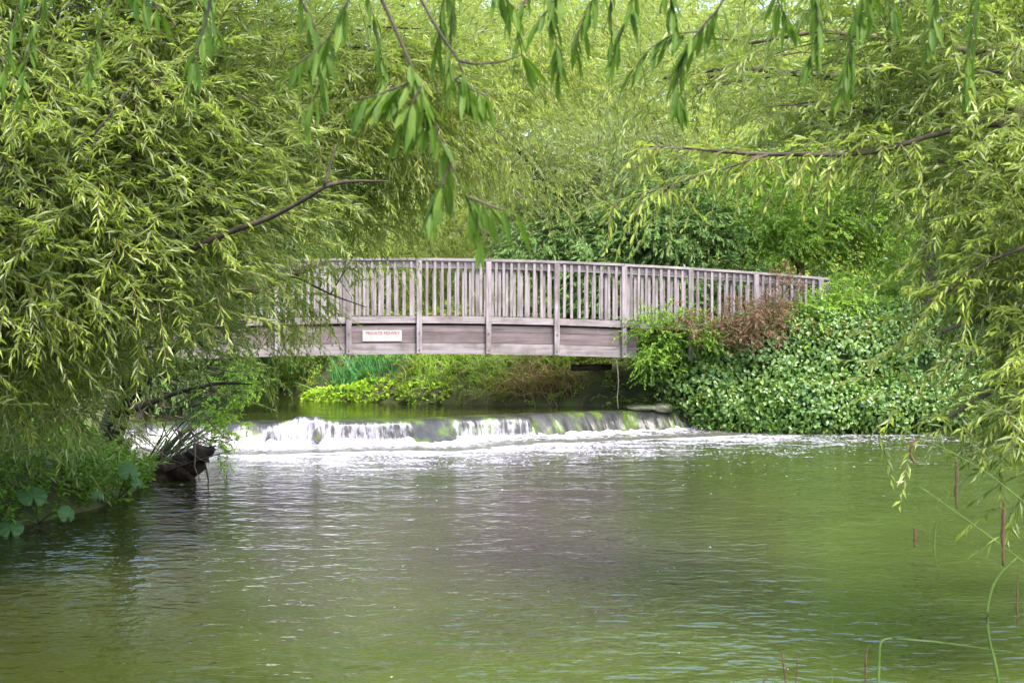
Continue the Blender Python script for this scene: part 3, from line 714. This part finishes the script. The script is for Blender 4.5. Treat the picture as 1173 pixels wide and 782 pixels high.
tree('shrub', (-5.6, 37.5), 'shadowy bush overhanging the bend of the river beneath the footbridge', 'shrub',
    [(340, 405, 37, 60, 25, 1.2, 50), (300, 400, 36, 50, 35, 1.2, 50), (400, 390, 37, 60, 30, 1.2, 55), (360, 340, 38, 110, 50, 1.5, 90)],
    'willow_mid', height=1.6, tr=.12, bark='darkbark', lr=.05, k=9, TL=.5, m=12, droop=.5, LL=.13, LW=.04, cs=.22)
tree('alder_tree', (8.3, 26.5 + 3), 'bank tree with twin bare trunks near the top right corner', 'tree',
    [(1060, 120, 28, 110, 90, 1.4, 75), (1150, 60, 28, 110, 90, 1.4, 60), (1130, 200, 27.5, 100, 70, 1.3, 80), (980, 80, 30, 80, 80, 1.4, 50), (1220, 150, 28, 100, 150, 1.4, 80)],
    'willow_mid', height=8.5, tr=.14, lr=.05, k=9, TL=.55, m=13, droop=.4, LL=.13, LW=.032, cs=.25)

# woodland beyond
b = MB()
for x0 in np.arange(-46, 60, 4.2):
    y0 = 70 + 7 * rng.uniform(); h = 13 + 8 * rng.uniform()
    for zc in np.arange(1, h, 2.3):
        c = np.array([x0 + rng.normal(0, 1), y0, zc]); add_cloud(b, c, np.array([3.4, 2.4, 1.8]), 30, c - UPV * 3, k=6, TL=1.6, m=9, droop=.4, LL=.5, LW=.22, cs=.7, twig=0)
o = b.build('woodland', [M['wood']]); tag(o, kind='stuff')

# right foreground willow
rw = tree('willow_tree', (6.0, 10.2), 'willow reaching in from the right edge with long narrow leaves above the water', 'tree',
    [(1130, 80, 10, 90, 100, .9, 60), (1020, 80, 10.5, 100, 85, .9, 46), (1165, 215, 9.5, 55, 80, .8, 40), (945, 130, 10.5, 90, 50, .8, 26), (1075, 185, 10, 80, 45, .8, 26),
     (1175, 320, 9.3, 40, 60, .7, 30), (1205, 420, 9, 40, 70, .6, 36), (1196, 500, 8.8, 24, 45, .5, 13), (1115, 290, 9.6, 30, 40, .6, 10),
     (860, 50, 11.5, 80, 60, .9, 26), (760, 90, 12, 80, 60, .9, 18), (1270, 300, 9.5, 80, 250, 1, 110), (1050, -90, 10, 200, 80, 1, 70), (1080, 380, 9.4, 12, 30, .3, 4), (1082, 480, 9.2, 6, 18, .2, 2)],
    'willow', height=4.6, tr=.2, lean=(-.8, .2), lr=.035, k=6, TL=.34, m=14, LL=.105, LW=.018, limbs=True, droop=.22, hang=.12, fan=.8, cs=.18, twig=.003)
part_branch(rw, [at(1300, 190, 9.8), at(1173, 141, 9.6), at(1120, 143, 9.5), at(1055, 158, 9.4), at(1015, 173, 9.4), at(960, 178, 9.4), at(900, 177, 9.4), at(850, 176, 9.4), at(790, 170, 9.4), at(745, 168, 9.4)], [.03, .018, .014, .012, .004])
part_branch(rw, [at(880, 177, 9.4), at(840, 190, 9.3), at(790, 205, 9.2), at(740, 222, 9.2)], [.008, .003])
part_branch(rw, [at(1260, 250, 9), at(1173, 283, 9), at(1130, 300, 9), at(1095, 325, 9), at(1075, 345, 9)], [.016, .01, .004])
b = MB()
for pts, n_, in (([at(1050, 160, 9.4), at(900, 177, 9.4), at(745, 168, 9.4)], 60), ([at(880, 177, 9.4), at(790, 205, 9.2), at(700, 232, 9.2)], 26), ([at(1130, 300, 9), at(1075, 345, 9)], 14)):
    pts = np.array(pts); t = rng.uniform(0, 1, n_); P = np.stack([np.interp(t, np.linspace(0, 1, len(pts)), pts[:, i]) for i in range(3)], -1)
    D = unit(np.array([-.6, -.1, -.25]) + rng.normal(0, .45, (n_, 3))); add_sprays(b, P, D, .30, 13, .4, .095, .018, detail=True)
b.build('crown', [M['willow_mid'], M['twig']], rw)

# overhead willow: limbs above the picture, twigs hanging into it
base = np.array([-2.6, -1.2, .7]); ow = empty('willow_tree', base, 'overhead willow whose dark twigs with big leaves hang into the top of the view', 'tree')
b = MB()
b.tube(limb(base, (-2.2, -.4, 4.2), lift=0), [.22, .17, .13], 10, rough=.2)
main = np.array([(-2.2, -.4, 4.15), (-1.6, 1.5, 4.25), (-.8, 3.2, 4.1), (0, 4.3, 3.95), (.9, 5.0, 3.9), (1.8, 5.4, 3.8)])
b.tube(main, [.12, .08, .05, .02], 8, rough=.2)
b.build('trunk', M['darkbark'], ow, smooth=True)
cb = MB()
def hang_twig(px, Y, leaves_from=.25, nl=16,  r=.006, LLn=.11, LWn=.022, from_limb=True, dens=None):
    P = np.array([at(x, y, Y) for x, y in px])
    if from_limb:
        j = np.argmin(np.linalg.norm(main - P[0], axis=1)); P = np.vstack([main[j], P])
    t = np.linspace(0, 1, len(P)); tt = np.linspace(0, 1, 24)
    Q = np.stack([np.interp(tt, t, P[:, i]) for i in range(3)], -1)
    for _ in range(2): Q[1:-1] = (Q[:-2] + 2 * Q[1:-1] + Q[2:]) / 4
    tb = MB(); tb.tube(Q, [r * 1.1, r * .75, r * .35], 6, rough=.2); tb.build('branch', M['darkbark'], ow, smooth=True)
    nl = int(nl * 2.1); t = np.linspace(leaves_from, 1, nl) + rng.normal(0, .01, nl)
    Pp = np.stack([np.interp(t, tt, Q[:, i]) for i in range(3)], -1)
    tg = unit(np.stack([np.interp(t, tt, np.gradient(Q[:, i])) for i in range(3)], -1))
    sd = rng.normal(0, 1, (nl, 3)); sd[:, 2] *= .3; sd = unit(sd)
    D = unit(tg * .35 + sd * .55 - UPV * rng.uniform(.5, 1.1, (nl, 1)))
    N = unit(sd + rng.normal(0, .3, (nl, 3)) + UPV * .25)
    add_leaves(cb, Pp, D, N, LLn * rng.uniform(.7, 1.15, nl), LWn * rng.uniform(.8, 1.15, nl), 0, True, curl=.14)
hang_twig([(425, -30), (437, 0), (458, 45), (478, 92), (492, 125), (505, 165), (530, 215), (552, 270)], 4.0, .45, 15)
hang_twig([(478, 92), (455, 100), (430, 110), (402, 115)], 4.0, .1, 12, .004, from_limb=False)
hang_twig([(482, 98), (470, 125), (460, 150)], 3.95, .1, 9, .004, from_limb=False)
hang_twig([(492, 125), (480, 130), (440, 95)], 4.02, .1, 8, .004, from_limb=False)
hang_twig([(470, -30), (482, 0), (505, 40), (525, 68), (531, 85), (533, 103)], 4.1, .8, 5)
hang_twig([(526, 70), (545, 74), (580, 70), (600, 62)], 4.1, .9, 2, .004, from_limb=False)
hang_twig([(531, 85), (520, 92), (545, 105), (560, 110)], 4.1, .2, 7, .004, from_limb=False)
hang_twig([(515, 190), (505, 215), (495, 240)], 4.0, .2, 7, .004, from_limb=False)
hang_twig([(535, 225), (560, 235), (590, 245)], 4.0, .2, 6, .004, from_limb=False)
hang_twig([(410, -30), (400, 0), (380, 40), (360, 60), (330, 80)], 4.3, .4, 12, .005)
hang_twig([(330, -30), (345, 0), (365, 40), (372, 90), (350, 130)], 4.5, .4, 13, .005)
hang_twig([(250, -30), (240, 5), (232, 40), (220, 72)], 4.4, .6, 3, .006)
hang_twig([(120, -40), (150, -10), (175, 10)], 4.6, .3, 6, .005)
hang_twig([(690, -30), (680, 0), (665, 30), (655, 60)], 4.6, .3, 9, .004)
hang_twig([(650, -30), (640, -5), (620, 20)], 4.6, .3, 7, .004)
hang_twig([(735, -30), (725, 0), (718, 25), (705, 55)], 4.8, .3, 9, .004)
hang_twig([(840, -30), (828, 5), (805, 30), (785, 55), (775, 95), (778, 120)], 4.7, .35, 18, .005)
hang_twig([(800, 36), (770, 40), (745, 55), (725, 80)], 4.7, .1, 8, .003, from_limb=False)
hang_twig([(760, -30), (768, 0), (772, 25)], 4.7, .3, 8, .004)
hang_twig([(930, -30), (935, 5), (940, 40), (925, 75)], 5.0, .35, 12, .004)
hang_twig([(895, -30), (890, 0), (905, 30)], 5.0, .3, 8, .004)
hang_twig([(1010, -30), (1000, 0), (985, 25)], 5.1, .3, 8, .004)
hang_twig([(1075, -30), (1070, 10), (1065, 45)], 5.2, .3, 9, .004)
hang_twig([(560, -40), (570, -10), (590, 10)], 4.4, .3, 7, .004)
for q_ in range(15):
    x0 = rng.uniform(20, 1150); dx = rng.normal(0, 35); ln = rng.uniform(10, 110)
    hang_twig([(x0, -60), (x0 + dx * .4, -20), (x0 + dx * .8, ln * .5), (x0 + dx, ln)], rng.uniform(4.6, 6.2), .35, int(6 + ln / 9), .004, LLn=.10, LWn=.019)
cb.build('crown', [M['near']], ow)

# ------------------------------------------------------------------ ivy bank and plants on the right
b = MB(); b2 = MB(); em = []
IVY = [(822, 440, 28.3, 60, 52, .6), (880, 425, 28.3, 85, 72, .8), (960, 420, 28.3, 90, 75, .8), (1050, 425, 28.3, 90, 75, .8), (1130, 430, 28.2, 90, 70, .8), (1220, 430, 28.2, 90, 75, .8),
       (852, 468, 27.9, 55, 28, .35), (930, 465, 27.6, 80, 34, .4), (1030, 465, 27.6, 80, 34, .4), (1120, 465, 27.6, 80, 34, .4), (772, 405, 28.5, 42, 38, .4), (900, 385, 28.6, 90, 30, .7), (1010, 380, 28.6, 90, 35, .7)]
for e in IVY:
    c, r = ell(*e); n_ = int(8500 * (r[0] * r[2]) / 1.6)
    d = rv(n_); d = d[(d[:, 1] < .55) | (d[:, 2] > .2)]
    lump = 1 + .30 * (fbm(d[:, 0] * 2.5 + e[0], d[:, 2] * 2.5 + d[:, 1], 17) - .5) * 2
    msk = fbm(d[:, 0] * r[0] * 2.2 + e[0], d[:, 2] * r[2] * 2.2 + d[:, 1] * 2, 77, 3); d = d[msk > .27]; lump = lump[msk > .27]
    P = c + d * r * lump[:, None] * rng.uniform(.72, 1.10, (len(d), 1))
    gz = np.where(P[:, 1] < 27.75, .0, -9); keep = P[:, 2] > .03; P = P[keep]; d = d[keep]
    D = unit(np.cross(d, rng.normal(size=d.shape)) * .9 + d * .25 - UPV * .75); N = unit(d + UPV * .45 + rng.normal(0, .55, d.shape))
    add_leaves(b, P, D, N, rng.uniform(.05, .095, len(P)) * (1 + .6 * (rng.uniform(size=len(P)) > .85)), rng.uniform(.04, .08, len(P)) * (1 + .5 * (rng.uniform(size=len(P)) > .85)), 0, True, .25, (1., .65))
    kb = rng.uniform(size=len(P)) < .10; Pb = P[kb] + d[kb] * .05; db = d[kb]
    add_leaves(b2, Pb, unit(db * .6 + rng.normal(0, .7, db.shape)), unit(db + UPV * .6 + rng.normal(0, .5, db.shape)), rng.uniform(.05, .10, len(Pb)), rng.uniform(.025, .05, len(Pb)), 0, True, .3)
    em.append((c, r))
iv = empty('ivy_bank', (6, 28.3, .6), 'wide mound of glossy green ivy covering the bank at the right end of the weir', 'ivy')
b.build('foliage', [M['ivy']], iv); b2.build('bramble_shoot', [M['willow_mid']], iv)['kind'] = 'stuff'
b = MB()
import bmesh as _bm
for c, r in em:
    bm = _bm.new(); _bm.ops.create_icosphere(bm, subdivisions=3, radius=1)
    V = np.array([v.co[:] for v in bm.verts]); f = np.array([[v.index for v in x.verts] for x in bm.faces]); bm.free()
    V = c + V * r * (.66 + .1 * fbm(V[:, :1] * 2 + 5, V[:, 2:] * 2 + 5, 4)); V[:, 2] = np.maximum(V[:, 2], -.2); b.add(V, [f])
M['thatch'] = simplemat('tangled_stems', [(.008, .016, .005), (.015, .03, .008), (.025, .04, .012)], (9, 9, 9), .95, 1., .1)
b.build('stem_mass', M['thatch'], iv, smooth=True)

def plant_cloud(name, base, label, cat, ells, leaf, group=None, kw_stems=12, **kw):
    gz = float(ground_z(np.array([base[0]]), np.array([base[1]]))[0])
    root = empty(name, (base[0], base[1], gz), label, cat, group); cb = MB(); sb = MB()
    for e in ells:
        c, r = ell(*e[:6]); C = add_cloud(cb, c, r, e[6], np.array([c[0], c[1], c[2] - r[2] * 2]), **kw)
        for ci in C[:: max(1, len(C) // kw_stems)]:
            sb.tube(limb((base[0] + rng.normal(0, .1), base[1] + rng.normal(0, .1), gz - .03), ci, lift=.05, n=6), [.014, .005], 5, cap=False)
    sb.build('stem', M['stem'], root, smooth=True); cb.build('foliage', [M[leaf], M['stem']], root)
    return root
plant_cloud('elder_bush', (3.9, 29.0), 'yellow green bush at the foot of the bridge where the side boards end', 'bush', [(750, 385, 27.5, 36, 28, .35, 34), (752, 415, 28.0, 26, 24, .3, 22), (790, 378, 27.6, 40, 16, .3, 22)], 'nettle', kw_stems=2, k=8, TL=.24, m=10, droop=.35, LL=.07, LW=.03, cs=.1)
plant_cloud('bush', (6.4, 28.9), 'bright lime green bush just beyond the right end of the handrail', 'bush', [(975, 350, 28.6, 42, 34, .5, 46), (1000, 365, 28.6, 40, 22, .45, 26), (930, 365, 28.0, 36, 22, .35, 26)], 'bright', k=9, TL=.28, m=12, droop=.3, LL=.075, LW=.028, cs=.12)
plant_cloud('withered_shrub', (4.6, 29.2), 'withered reddish brown shrub in front of the right half of the railing', 'shrub', [(868, 365, 27.55, 48, 24, .35, 60), (900, 335, 27.7, 22, 28, .25, 20), (835, 380, 27.5, 36, 16, .3, 26)], 'rust', kw_stems=4, k=8, TL=.22, m=13, droop=.25, LL=.05, LW=.016, cs=.09)
plant_cloud('withered_plant', (3.9, 29.3), 'small withered brown plant nearest the last side board of the bridge', 'plant', [(790, 370, 27.5, 32, 16, .25, 20)], 'rust', kw_stems=2, k=7, TL=.2, m=11, droop=.3, LL=.05, LW=.018, cs=.09)
plant_cloud('weed_clump', (5.6, 28.0), 'pale dry weeds standing on top of the ivy mound', 'plant', [(960, 378, 27.8, 30, 10, .25, 12)], 'straw', k=7, TL=.22, m=9, droop=.1, LL=.06, LW=.014, cs=.1)
plant_cloud('shrub', (8.6, 30.5), 'leafy green shrub behind the ivy mound at the right edge', 'shrub', [(1060, 330, 30, 60, 50, .7, 60), (1140, 320, 30, 60, 60, .7, 60), (1110, 270, 30.5, 80, 50, .7, 60), (1200, 320, 30, 60, 80, .7, 60)], 'bright', k=9, TL=.35, m=12, droop=.35, LL=.10, LW=.035, cs=.16)

# far bank plants under the bridge
def blades(name, c, label, cat, n_, h, w, leaf, spreadr, lean=.5, droop=.35, group=None):
    gz = float(ground_z(np.array([c[0]]), np.array([c[1]]))[0]); root = tag(bpy.data.objects.new(name, None), label, cat, group); COL.objects.link(root)
    root.location = (float(c[0]), float(c[1]), gz); b = MB()
    P = np.stack([c[0] + rng.normal(0, spreadr, n_), c[1] + rng.normal(0, spreadr * .5, n_), np.full(n_, 0.)], -1); P[:, 2] = np.maximum(ground_z(P[:, 0], P[:, 1]), .38) - .02
    D = unit(UPV + rng.normal(0, lean, (n_, 3)) * np.array([1, .7, .2])); hh = h * rng.uniform(.55, 1.1, n_)
    S = unit(np.cross(D, rng.normal(size=(n_, 3)))); K = 6; V = []
    for k_ in range(K):
        t = k_ / (K - 1); ctr = P + D * (hh * t)[:, None] - UPV * (droop * hh * t * t)[:, None] + (D * [1, 1, 0]) * (droop * hh * t * t)[:, None]
        ww = w * (1 - t ** 2.2) * .5 + .001; V += [ctr - S * ww, ctr + S * ww]
    V = np.stack(V, 1); i = np.arange(n_)[:, None] * 2 * K
    b.add(V.reshape(-1, 3), [np.concatenate([i + np.array([[2 * a, 2 * a + 1, 2 * a + 3, 2 * a + 2]]) for a in range(K - 1)])])
    b.build('foliage', [M[leaf]], root); return root
def fb(px, Y): return ((px - 586.5) / F * Y, Y)
blades('iris_clump', fb(405, 31.6), 'tall blue green iris clump on the bank under the left half of the bridge', 'plant', 170, 1.0, .022, 'iris', .32, .3, .25)
blades('iris_clump', fb(440, 31.2), 'shorter iris clump beside the lime watercress under the bridge', 'plant', 90, .75, .02, 'iris', .25, .35, .3)
blades('grass_tuft', fb(500, 30.6), 'yellow green grass tuft on the bank below the middle of the bridge', 'grass tuft', 220, .8, .016, 'bright', .35, .4, .5)
blades('grass_tuft', fb(600, 29.9), 'dry straw coloured grass tuft leaning over the water', 'grass tuft', 240, .85, .014, 'straw', .35, .45, .6)
blades('grass_tuft', fb(640, 29.75), 'brownish dry grass tuft at the right below the bridge beam', 'grass tuft', 220, .8, .014, 'straw', .3, .45, .7)
blades('grass_tuft', fb(625, 30.9), 'tall straw coloured grass tuft highest on the bank under the bridge', 'grass tuft', 260, 1.15, .016, 'straw', .4, .4, .5)
blades('grass_tuft', fb(665, 30.2), 'green grass tuft in the shade below the dark pole', 'grass tuft', 220, 1.0, .016, 'nettle', .35, .4, .5)
blades('grass_tuft', fb(540, 31.2), 'tall bright green grass tuft behind the others under the bridge', 'grass tuft', 260, 1.1, .018, 'bright', .45, .4, .5)
blades('grass_tuft', fb(560, 30.2), 'green grass tuft mixed with dry blades below the bridge', 'grass tuft', 200, .75, .015, 'nettle', .35, .45, .5)
plant_cloud('bank_shrub', fb(545, 31.6), 'olive green shrub on the far bank seen beneath the footbridge', 'shrub', [(560, 420, 31.5, 70, 30, .5, 60), (640, 420, 31, 60, 30, .5, 55), (500, 425, 32, 60, 28, .5, 45), (690, 415, 30.5, 40, 40, .5, 40)], 'willow_mid', k=8, TL=.35, m=11, droop=.4, LL=.10, LW=.03, cs=.16)
plant_cloud('bank_shrub', fb(460, 33), 'bright yellow green shrub on the far bank seen beneath the footbridge', 'shrub', [(470, 420, 32.6, 60, 26, .5, 55), (420, 400, 33.5, 70, 30, .5, 60), (370, 415, 34.5, 50, 26, .5, 40)], 'bright', k=8, TL=.35, m=11, droop=.4, LL=.10, LW=.035, cs=.16)
b = MB()
for (x, y, Y_, rx, ry, n_) in ((400, 452, 31.0, 50, 9, 700), (440, 448, 31.0, 40, 14, 700), (370, 455, 31.6, 24, 6, 300), (490, 452, 30.4, 35, 14, 500)):
    c, r = ell(x, y, Y_, rx, ry, .5); d = rv(n_); P = c + d * r; P[:, 2] = np.maximum(P[:, 2], .40)
    add_leaves(b, P, unit(d + rng.normal(0, .5, d.shape)), unit(UPV + d * .4 + rng.normal(0, .3, d.shape)), rng.uniform(.05, .11, n_), rng.uniform(.04, .08, n_), 0, True, .1, (1, .8))
tag(b.build('watercress', [M['lime']]), kind='stuff')
b = MB(); n_ = 1500; Xc = rng.uniform(-6, 4.2, n_); Yc = rng.uniform(28.8, 36, n_)
ok = ~inside(UP, Xc, Yc) & (pdist(UP, Xc, Yc) < 3.2); Xc = Xc[ok]; Yc = Yc[ok]; S = np.stack([Xc, Yc, ground_z(Xc, Yc) - .02], -1); n_ = len(S)
add_sprays(b, S, unit(UPV + np.array([0, -.35, 0]) + rng.normal(0, .4, (n_, 3))), rng.uniform(.25, .6, n_), 16, .35, .10, .035, 1.0, detail=False, hang=.3, twig=.004)
tag(b.build('undergrowth', [M['willow_mid'], M['stem']]), kind='stuff')

# ------------------------------------------------------------------ left bank
b = MB(); sb = []
n_ = 560
P = []
while len(P) < n_:
    y = rng.uniform(14.2, 21.5); x = rng.uniform(-8.2, -4.4)
    if not inside(POOL, np.array([x]), np.array([y]))[0]:
        d = pdist(POOL, np.array([x]), np.array([y]))[0]
        if d < 2.2 and rng.uniform() < math.exp(-d / 1.2): P.append((x, y))
P = np.array(P); gz = ground_z(P[:, 0], P[:, 1]); S = np.stack([P[:, 0], P[:, 1], gz - .02], -1)
wl = np.interp(P[:, 1], [14, 17, 18.5, 21.5], [.95, .85, .5, .4])
D = unit(UPV * 1. + np.array([.28, -.25, 0]) + rng.normal(0, .3, (n_, 3)))
add_sprays(b, S, D, wl * rng.uniform(.5, 1.15, n_), 22, .22, .095, .042, 1.1, detail=True, hang=.45, twig=.005)
tag(b.build('undergrowth', [M['nettle'], M['stem']]), kind='stuff')
def butterbur(name, c, label, spec):
    root = empty(name, c, label, 'plant', 'big leaved plants on the left bank')
    for (px, py, Y_, r, tx_, tz_) in spec:
        hub = at(px, py, Y_); sb_ = MB(); sb_.tube(limb(c, hub, lift=.1, n=6), [.012, .008], 6); sb_.build('stalk', M['stem'], root, smooth=True)
        lb = MB(); nr, na = 6, 44; V = [hub]; a = np.linspace(0, 2 * math.pi, na, endpoint=False)
        nrm = unit(np.array([tx_, -.75, tz_])); u = unit(np.cross(nrm, UPV + .01)); w = np.cross(nrm, u)
        for k_ in range(1, nr + 1):
            t = k_ / nr; rr = r * t * (1 + .03 * np.cos(a * 9) * t) * (.86 + .22 * np.cos(a - 4.7) - .55 * np.exp(-((a - 1.57) / .25) ** 2))
            V += list(hub + (np.cos(a) * rr)[:, None] * u + (np.sin(a) * rr)[:, None] * w + nrm * (-.25 * r * t * t + .05 * r * np.cos(a * 7) * t)[:, None])
        f3 = [(0, 1 + j, 1 + (j + 1) % na) for j in range(na)]; f4 = []
        for k_ in range(nr - 1):
            for j in range(na):
                j2 = (j + 1) % na; f4.append((1 + k_ * na + j, 1 + (k_ + 1) * na + j, 1 + (k_ + 1) * na + j2, 1 + k_ * na + j2))
        lb.add(np.array(V), [np.array(f3), np.array(f4)]); lb.build('leaf', M['butterbur'], root, smooth=True)
butterbur('butterbur_plant', at(135, 572, 17.6), 'large pale green butterbur leaves leaning to the water beside the log', [(148, 540, 17.3, .15, .7, .7), (112, 568, 17, .09, .7, .5), (158, 554, 17.4, .09, .9, .6)])
butterbur('butterbur_plant', at(45, 600, 15.7), 'dark butterbur leaves low on the bank at the left edge', [(38, 568, 15.4, .17, .4, 1.1), (78, 590, 15.3, .11, .9, .5), (12, 605, 15.1, .15, .3, 1.0)])
lg = empty('fallen_log', at(200, 548, 20.2), 'black rotten log sticking out of the water beneath the left willow', 'log')
LP = np.array([at(120, 555, 20.6), at(165, 551, 20.4), at(190, 545, 20.2), at(213, 534, 20.1), at(230, 522, 20.0), at(244, 512, 19.9)])
tt = np.linspace(0, 1, 46); LQ = np.stack([np.interp(tt, np.linspace(0, 1, 6), LP[:, i]) for i in range(3)], -1)
for _ in range(4): LQ[1:-1] = (LQ[:-2] + 2 * LQ[1:-1] + LQ[2:]) / 4
b = MB(); b.tube(LQ, [.12, .15, .17, .15, .16, .15, .11, .03], 26, rough=.95, seed=5)
for _ in range(6):
    p = LQ[-1] + rng.normal(0, .06, 3); b.tube([LQ[-4] + (p - LQ[-1]) * .8, p + (LQ[-1] - LQ[-4]) * rng.uniform(.05, .5)], [.03, .006], 5)
P0 = [at(205, 536, 20.1), at(215, 545, 20.0), at(222, 552, 20.0)]; b.tube(P0, [.08, .06, .05], 8, rough=.4)
b.build('trunk', M['wetlog'], lg, smooth=True)
for pts in ([at(150, 540, 20.3), at(190, 520, 20.1), at(235, 505, 20)], [at(180, 530, 20.4), at(200, 505, 20.4), at(215, 492, 20.4)], [at(165, 535, 20.5), at(185, 500, 20.4), at(192, 480, 20.5)], [at(190, 540, 20), at(222, 528, 19.8), at(268, 515, 19.6)], [at(232, 520, 20), at(238, 545, 19.9), at(240, 560, 19.9)]):
    b = MB(); b.tube(np.array(pts), [.018, .006], 5); b.build('branch', M['darkbark'], lg, smooth=True)
# tangle of dead twigs in the dark under the willow
b = MB()
for _ in range(120):
    p = at(rng.uniform(90, 235), rng.uniform(400, 520), rng.uniform(18.6, 21)); q_ = p + np.array([rng.uniform(-.2, .6), rng.uniform(-.3, .1), rng.uniform(-.5, .3)])
    b.tube(limb(p, q_, lift=-.1, n=5, wig=.12), [.012, .004], 4, cap=False)
b.build('dead_twig', M['bark'], lw, smooth=True)['kind'] = 'stuff'
plant_cloud('bush', (-5.4, 21.4), 'bright green leafy sprig hanging over the log at the weir end', 'bush', [(270, 440, 21, 26, 40, .3, 20), (255, 490, 20.6, 22, 22, .3, 10)], 'bright', k=7, TL=.24, m=11, droop=.4, LL=.075, LW=.032, cs=.1)

# ------------------------------------------------------------------ pendulous sedge in front, bottom right
SD = 5.2
sed = empty('sedge', (1.9, 4.6, .6), 'pendulous sedge with brown drooping spikes in the bottom right corner', 'plant')
def stem(px, rad, mat, Y=SD, name='stem'):
    P = np.array([at(x, y, Y + i * 0.0) for i, (x, y) in enumerate(px)])
    t = np.linspace(0, 1, len(P)); tt = np.linspace(0, 1, 20); Q = np.stack([np.interp(tt, t, P[:, i]) for i in range(3)], -1)
    for _ in range(2): Q[1:-1] = (Q[:-2] + 2 * Q[1:-1] + Q[2:]) / 4
    b = MB(); b.tube(Q, np.array(rad) * .7, 7, rough=.15 if mat == 'stem' else .6); b.build(name, M[mat], sed, smooth=True)
stem([(1230, 690), (1175, 645), (1110, 597), (1055, 558)], [.004, .003, .0025], 'stem', SD)
stem([(1260, 640), (1173, 575), (1130, 540), (1085, 515), (1060, 503), (1048, 503)], [.004, .003, .0015], 'stem', 5.6)
stem([(1054, 502), (1045, 506), (1042, 518), (1046, 528), (1053, 533)], [.004, .008, .007, .003], 'brown', 5.6, 'spike')
stem([(1095, 525), (1096, 545), (1095, 565), (1096, 582)], [.004, .008, .008, .004], 'brown', 5.5, 'spike')
stem([(1055, 558), (1050, 580), (1048, 606)], [.0012, .001], 'stem', SD)
stem([(1048, 604), (1048, 626)], [.006, .007, .005], 'brown', SD, 'spike')
stem([(1150, 572), (1149, 600), (1149, 648)], [.004, .009, .009, .005], 'brown', SD, 'spike')
stem([(1149, 520), (1150, 550), (1150, 575)], [.001, .001], 'stem', SD)
stem([(1078, 585), (1071, 605), (1070, 630), (1075, 660)], [.001, .005, .004, .001], 'stem', 5.4)
stem([(1165, 638), (1140, 662), (1130, 695), (1132, 730), (1142, 765), (1150, 830)], [.002, .006, .006, .007], 'stem', 4.8)
stem([(1006, 850), (1006, 790), (1007, 745), (1009, 733), (1018, 730), (1080, 735), (1180, 750)], [.007, .006, .005, .0022, .001], 'stem', 4.9)
stem([(991, 850), (991, 790), (992, 745), (997, 738)], [.004, .005, .003], 'brown', 5.0, 'spike')
stem([(899, 850), (901, 790), (898, 765), (896, 747)], [.005, .005, .004, .003], 'brown', 4.9, 'spike')
stem([(905, 850), (912, 775), (914, 757), (912, 745)], [.002, .003, .001], 'brown', 4.9, 'spike')
stem([(875, 850), (872, 786), (877, 776), (888, 770)], [.004, .004, .002], 'brown', 4.9, 'spike')
stem([(953, 850), (953, 790), (953, 755)], [.003, .003, .001], 'stem', 5.0)
stem([(1166, 650), (1165, 690), (1166, 717)], [.001, .004, .005, .003], 'brown', 5.2, 'spike')
b = MB(); n_ = 60      # the leaf tussock it grows from, below the frame
P = np.stack([rng.normal(1.9, .25, n_), rng.normal(4.4, .25, n_), np.full(n_, .55)], -1)
D = unit(UPV + rng.normal(0, .5, (n_, 3))); add_leaves(b, P, D, rv(n_), rng.uniform(.3, .42, n_), .015, 0, True, .4)
b.build('foliage', [M['nettle']], sed)

# ------------------------------------------------------------------ light
w = bpy.data.worlds.new('World'); scene.world = w; w.use_nodes = True; nt = w.node_tree
SUN_EL, SUN_AZ = R(56), R(150)    # azimuth from +Y, clockwise
sk = nt.nodes.new('ShaderNodeTexSky'); sk.sky_type = 'NISHITA'; sk.sun_disc = False; sk.sun_elevation = SUN_EL; sk.sun_rotation = SUN_AZ
sk.dust_density = 4.0; sk.air_density = 1.0; sk.ozone_density = 1.6
bg = nt.nodes['Background']; bg.inputs['Strength'].default_value = .15; nt.links.new(sk.outputs[0], bg.inputs['Color'])
sun_d = bpy.data.lights.new('sun', 'SUN'); sun_d.energy = 1.5; sun_d.angle = R(14); sun_d.color = (1, .96, .91)
sun = bpy.data.objects.new('sun', sun_d); COL.objects.link(sun)
dv = Vector((math.sin(SUN_AZ) * math.cos(SUN_EL), math.cos(SUN_AZ) * math.cos(SUN_EL), math.sin(SUN_EL)))
sun.rotation_euler = (-dv).to_track_quat('-Z', 'Y').to_euler(); sun.location = tuple(dv * 60)

vs = scene.view_settings; vs.view_transform = 'Standard'; vs.look = 'None'; vs.gamma = 1; vs.exposure = 2.45; vs.use_curve_mapping = False
scene.render.engine = 'CYCLES'; cy = scene.cycles
cy.max_bounces = 9; cy.diffuse_bounces = 5; cy.glossy_bounces = 3; cy.transmission_bounces = 6; cy.transparent_max_bounces = 4
cy.use_denoising = True; cy.caustics_reflective = False; cy.caustics_refractive = False
cy.sample_clamp_indirect = 6
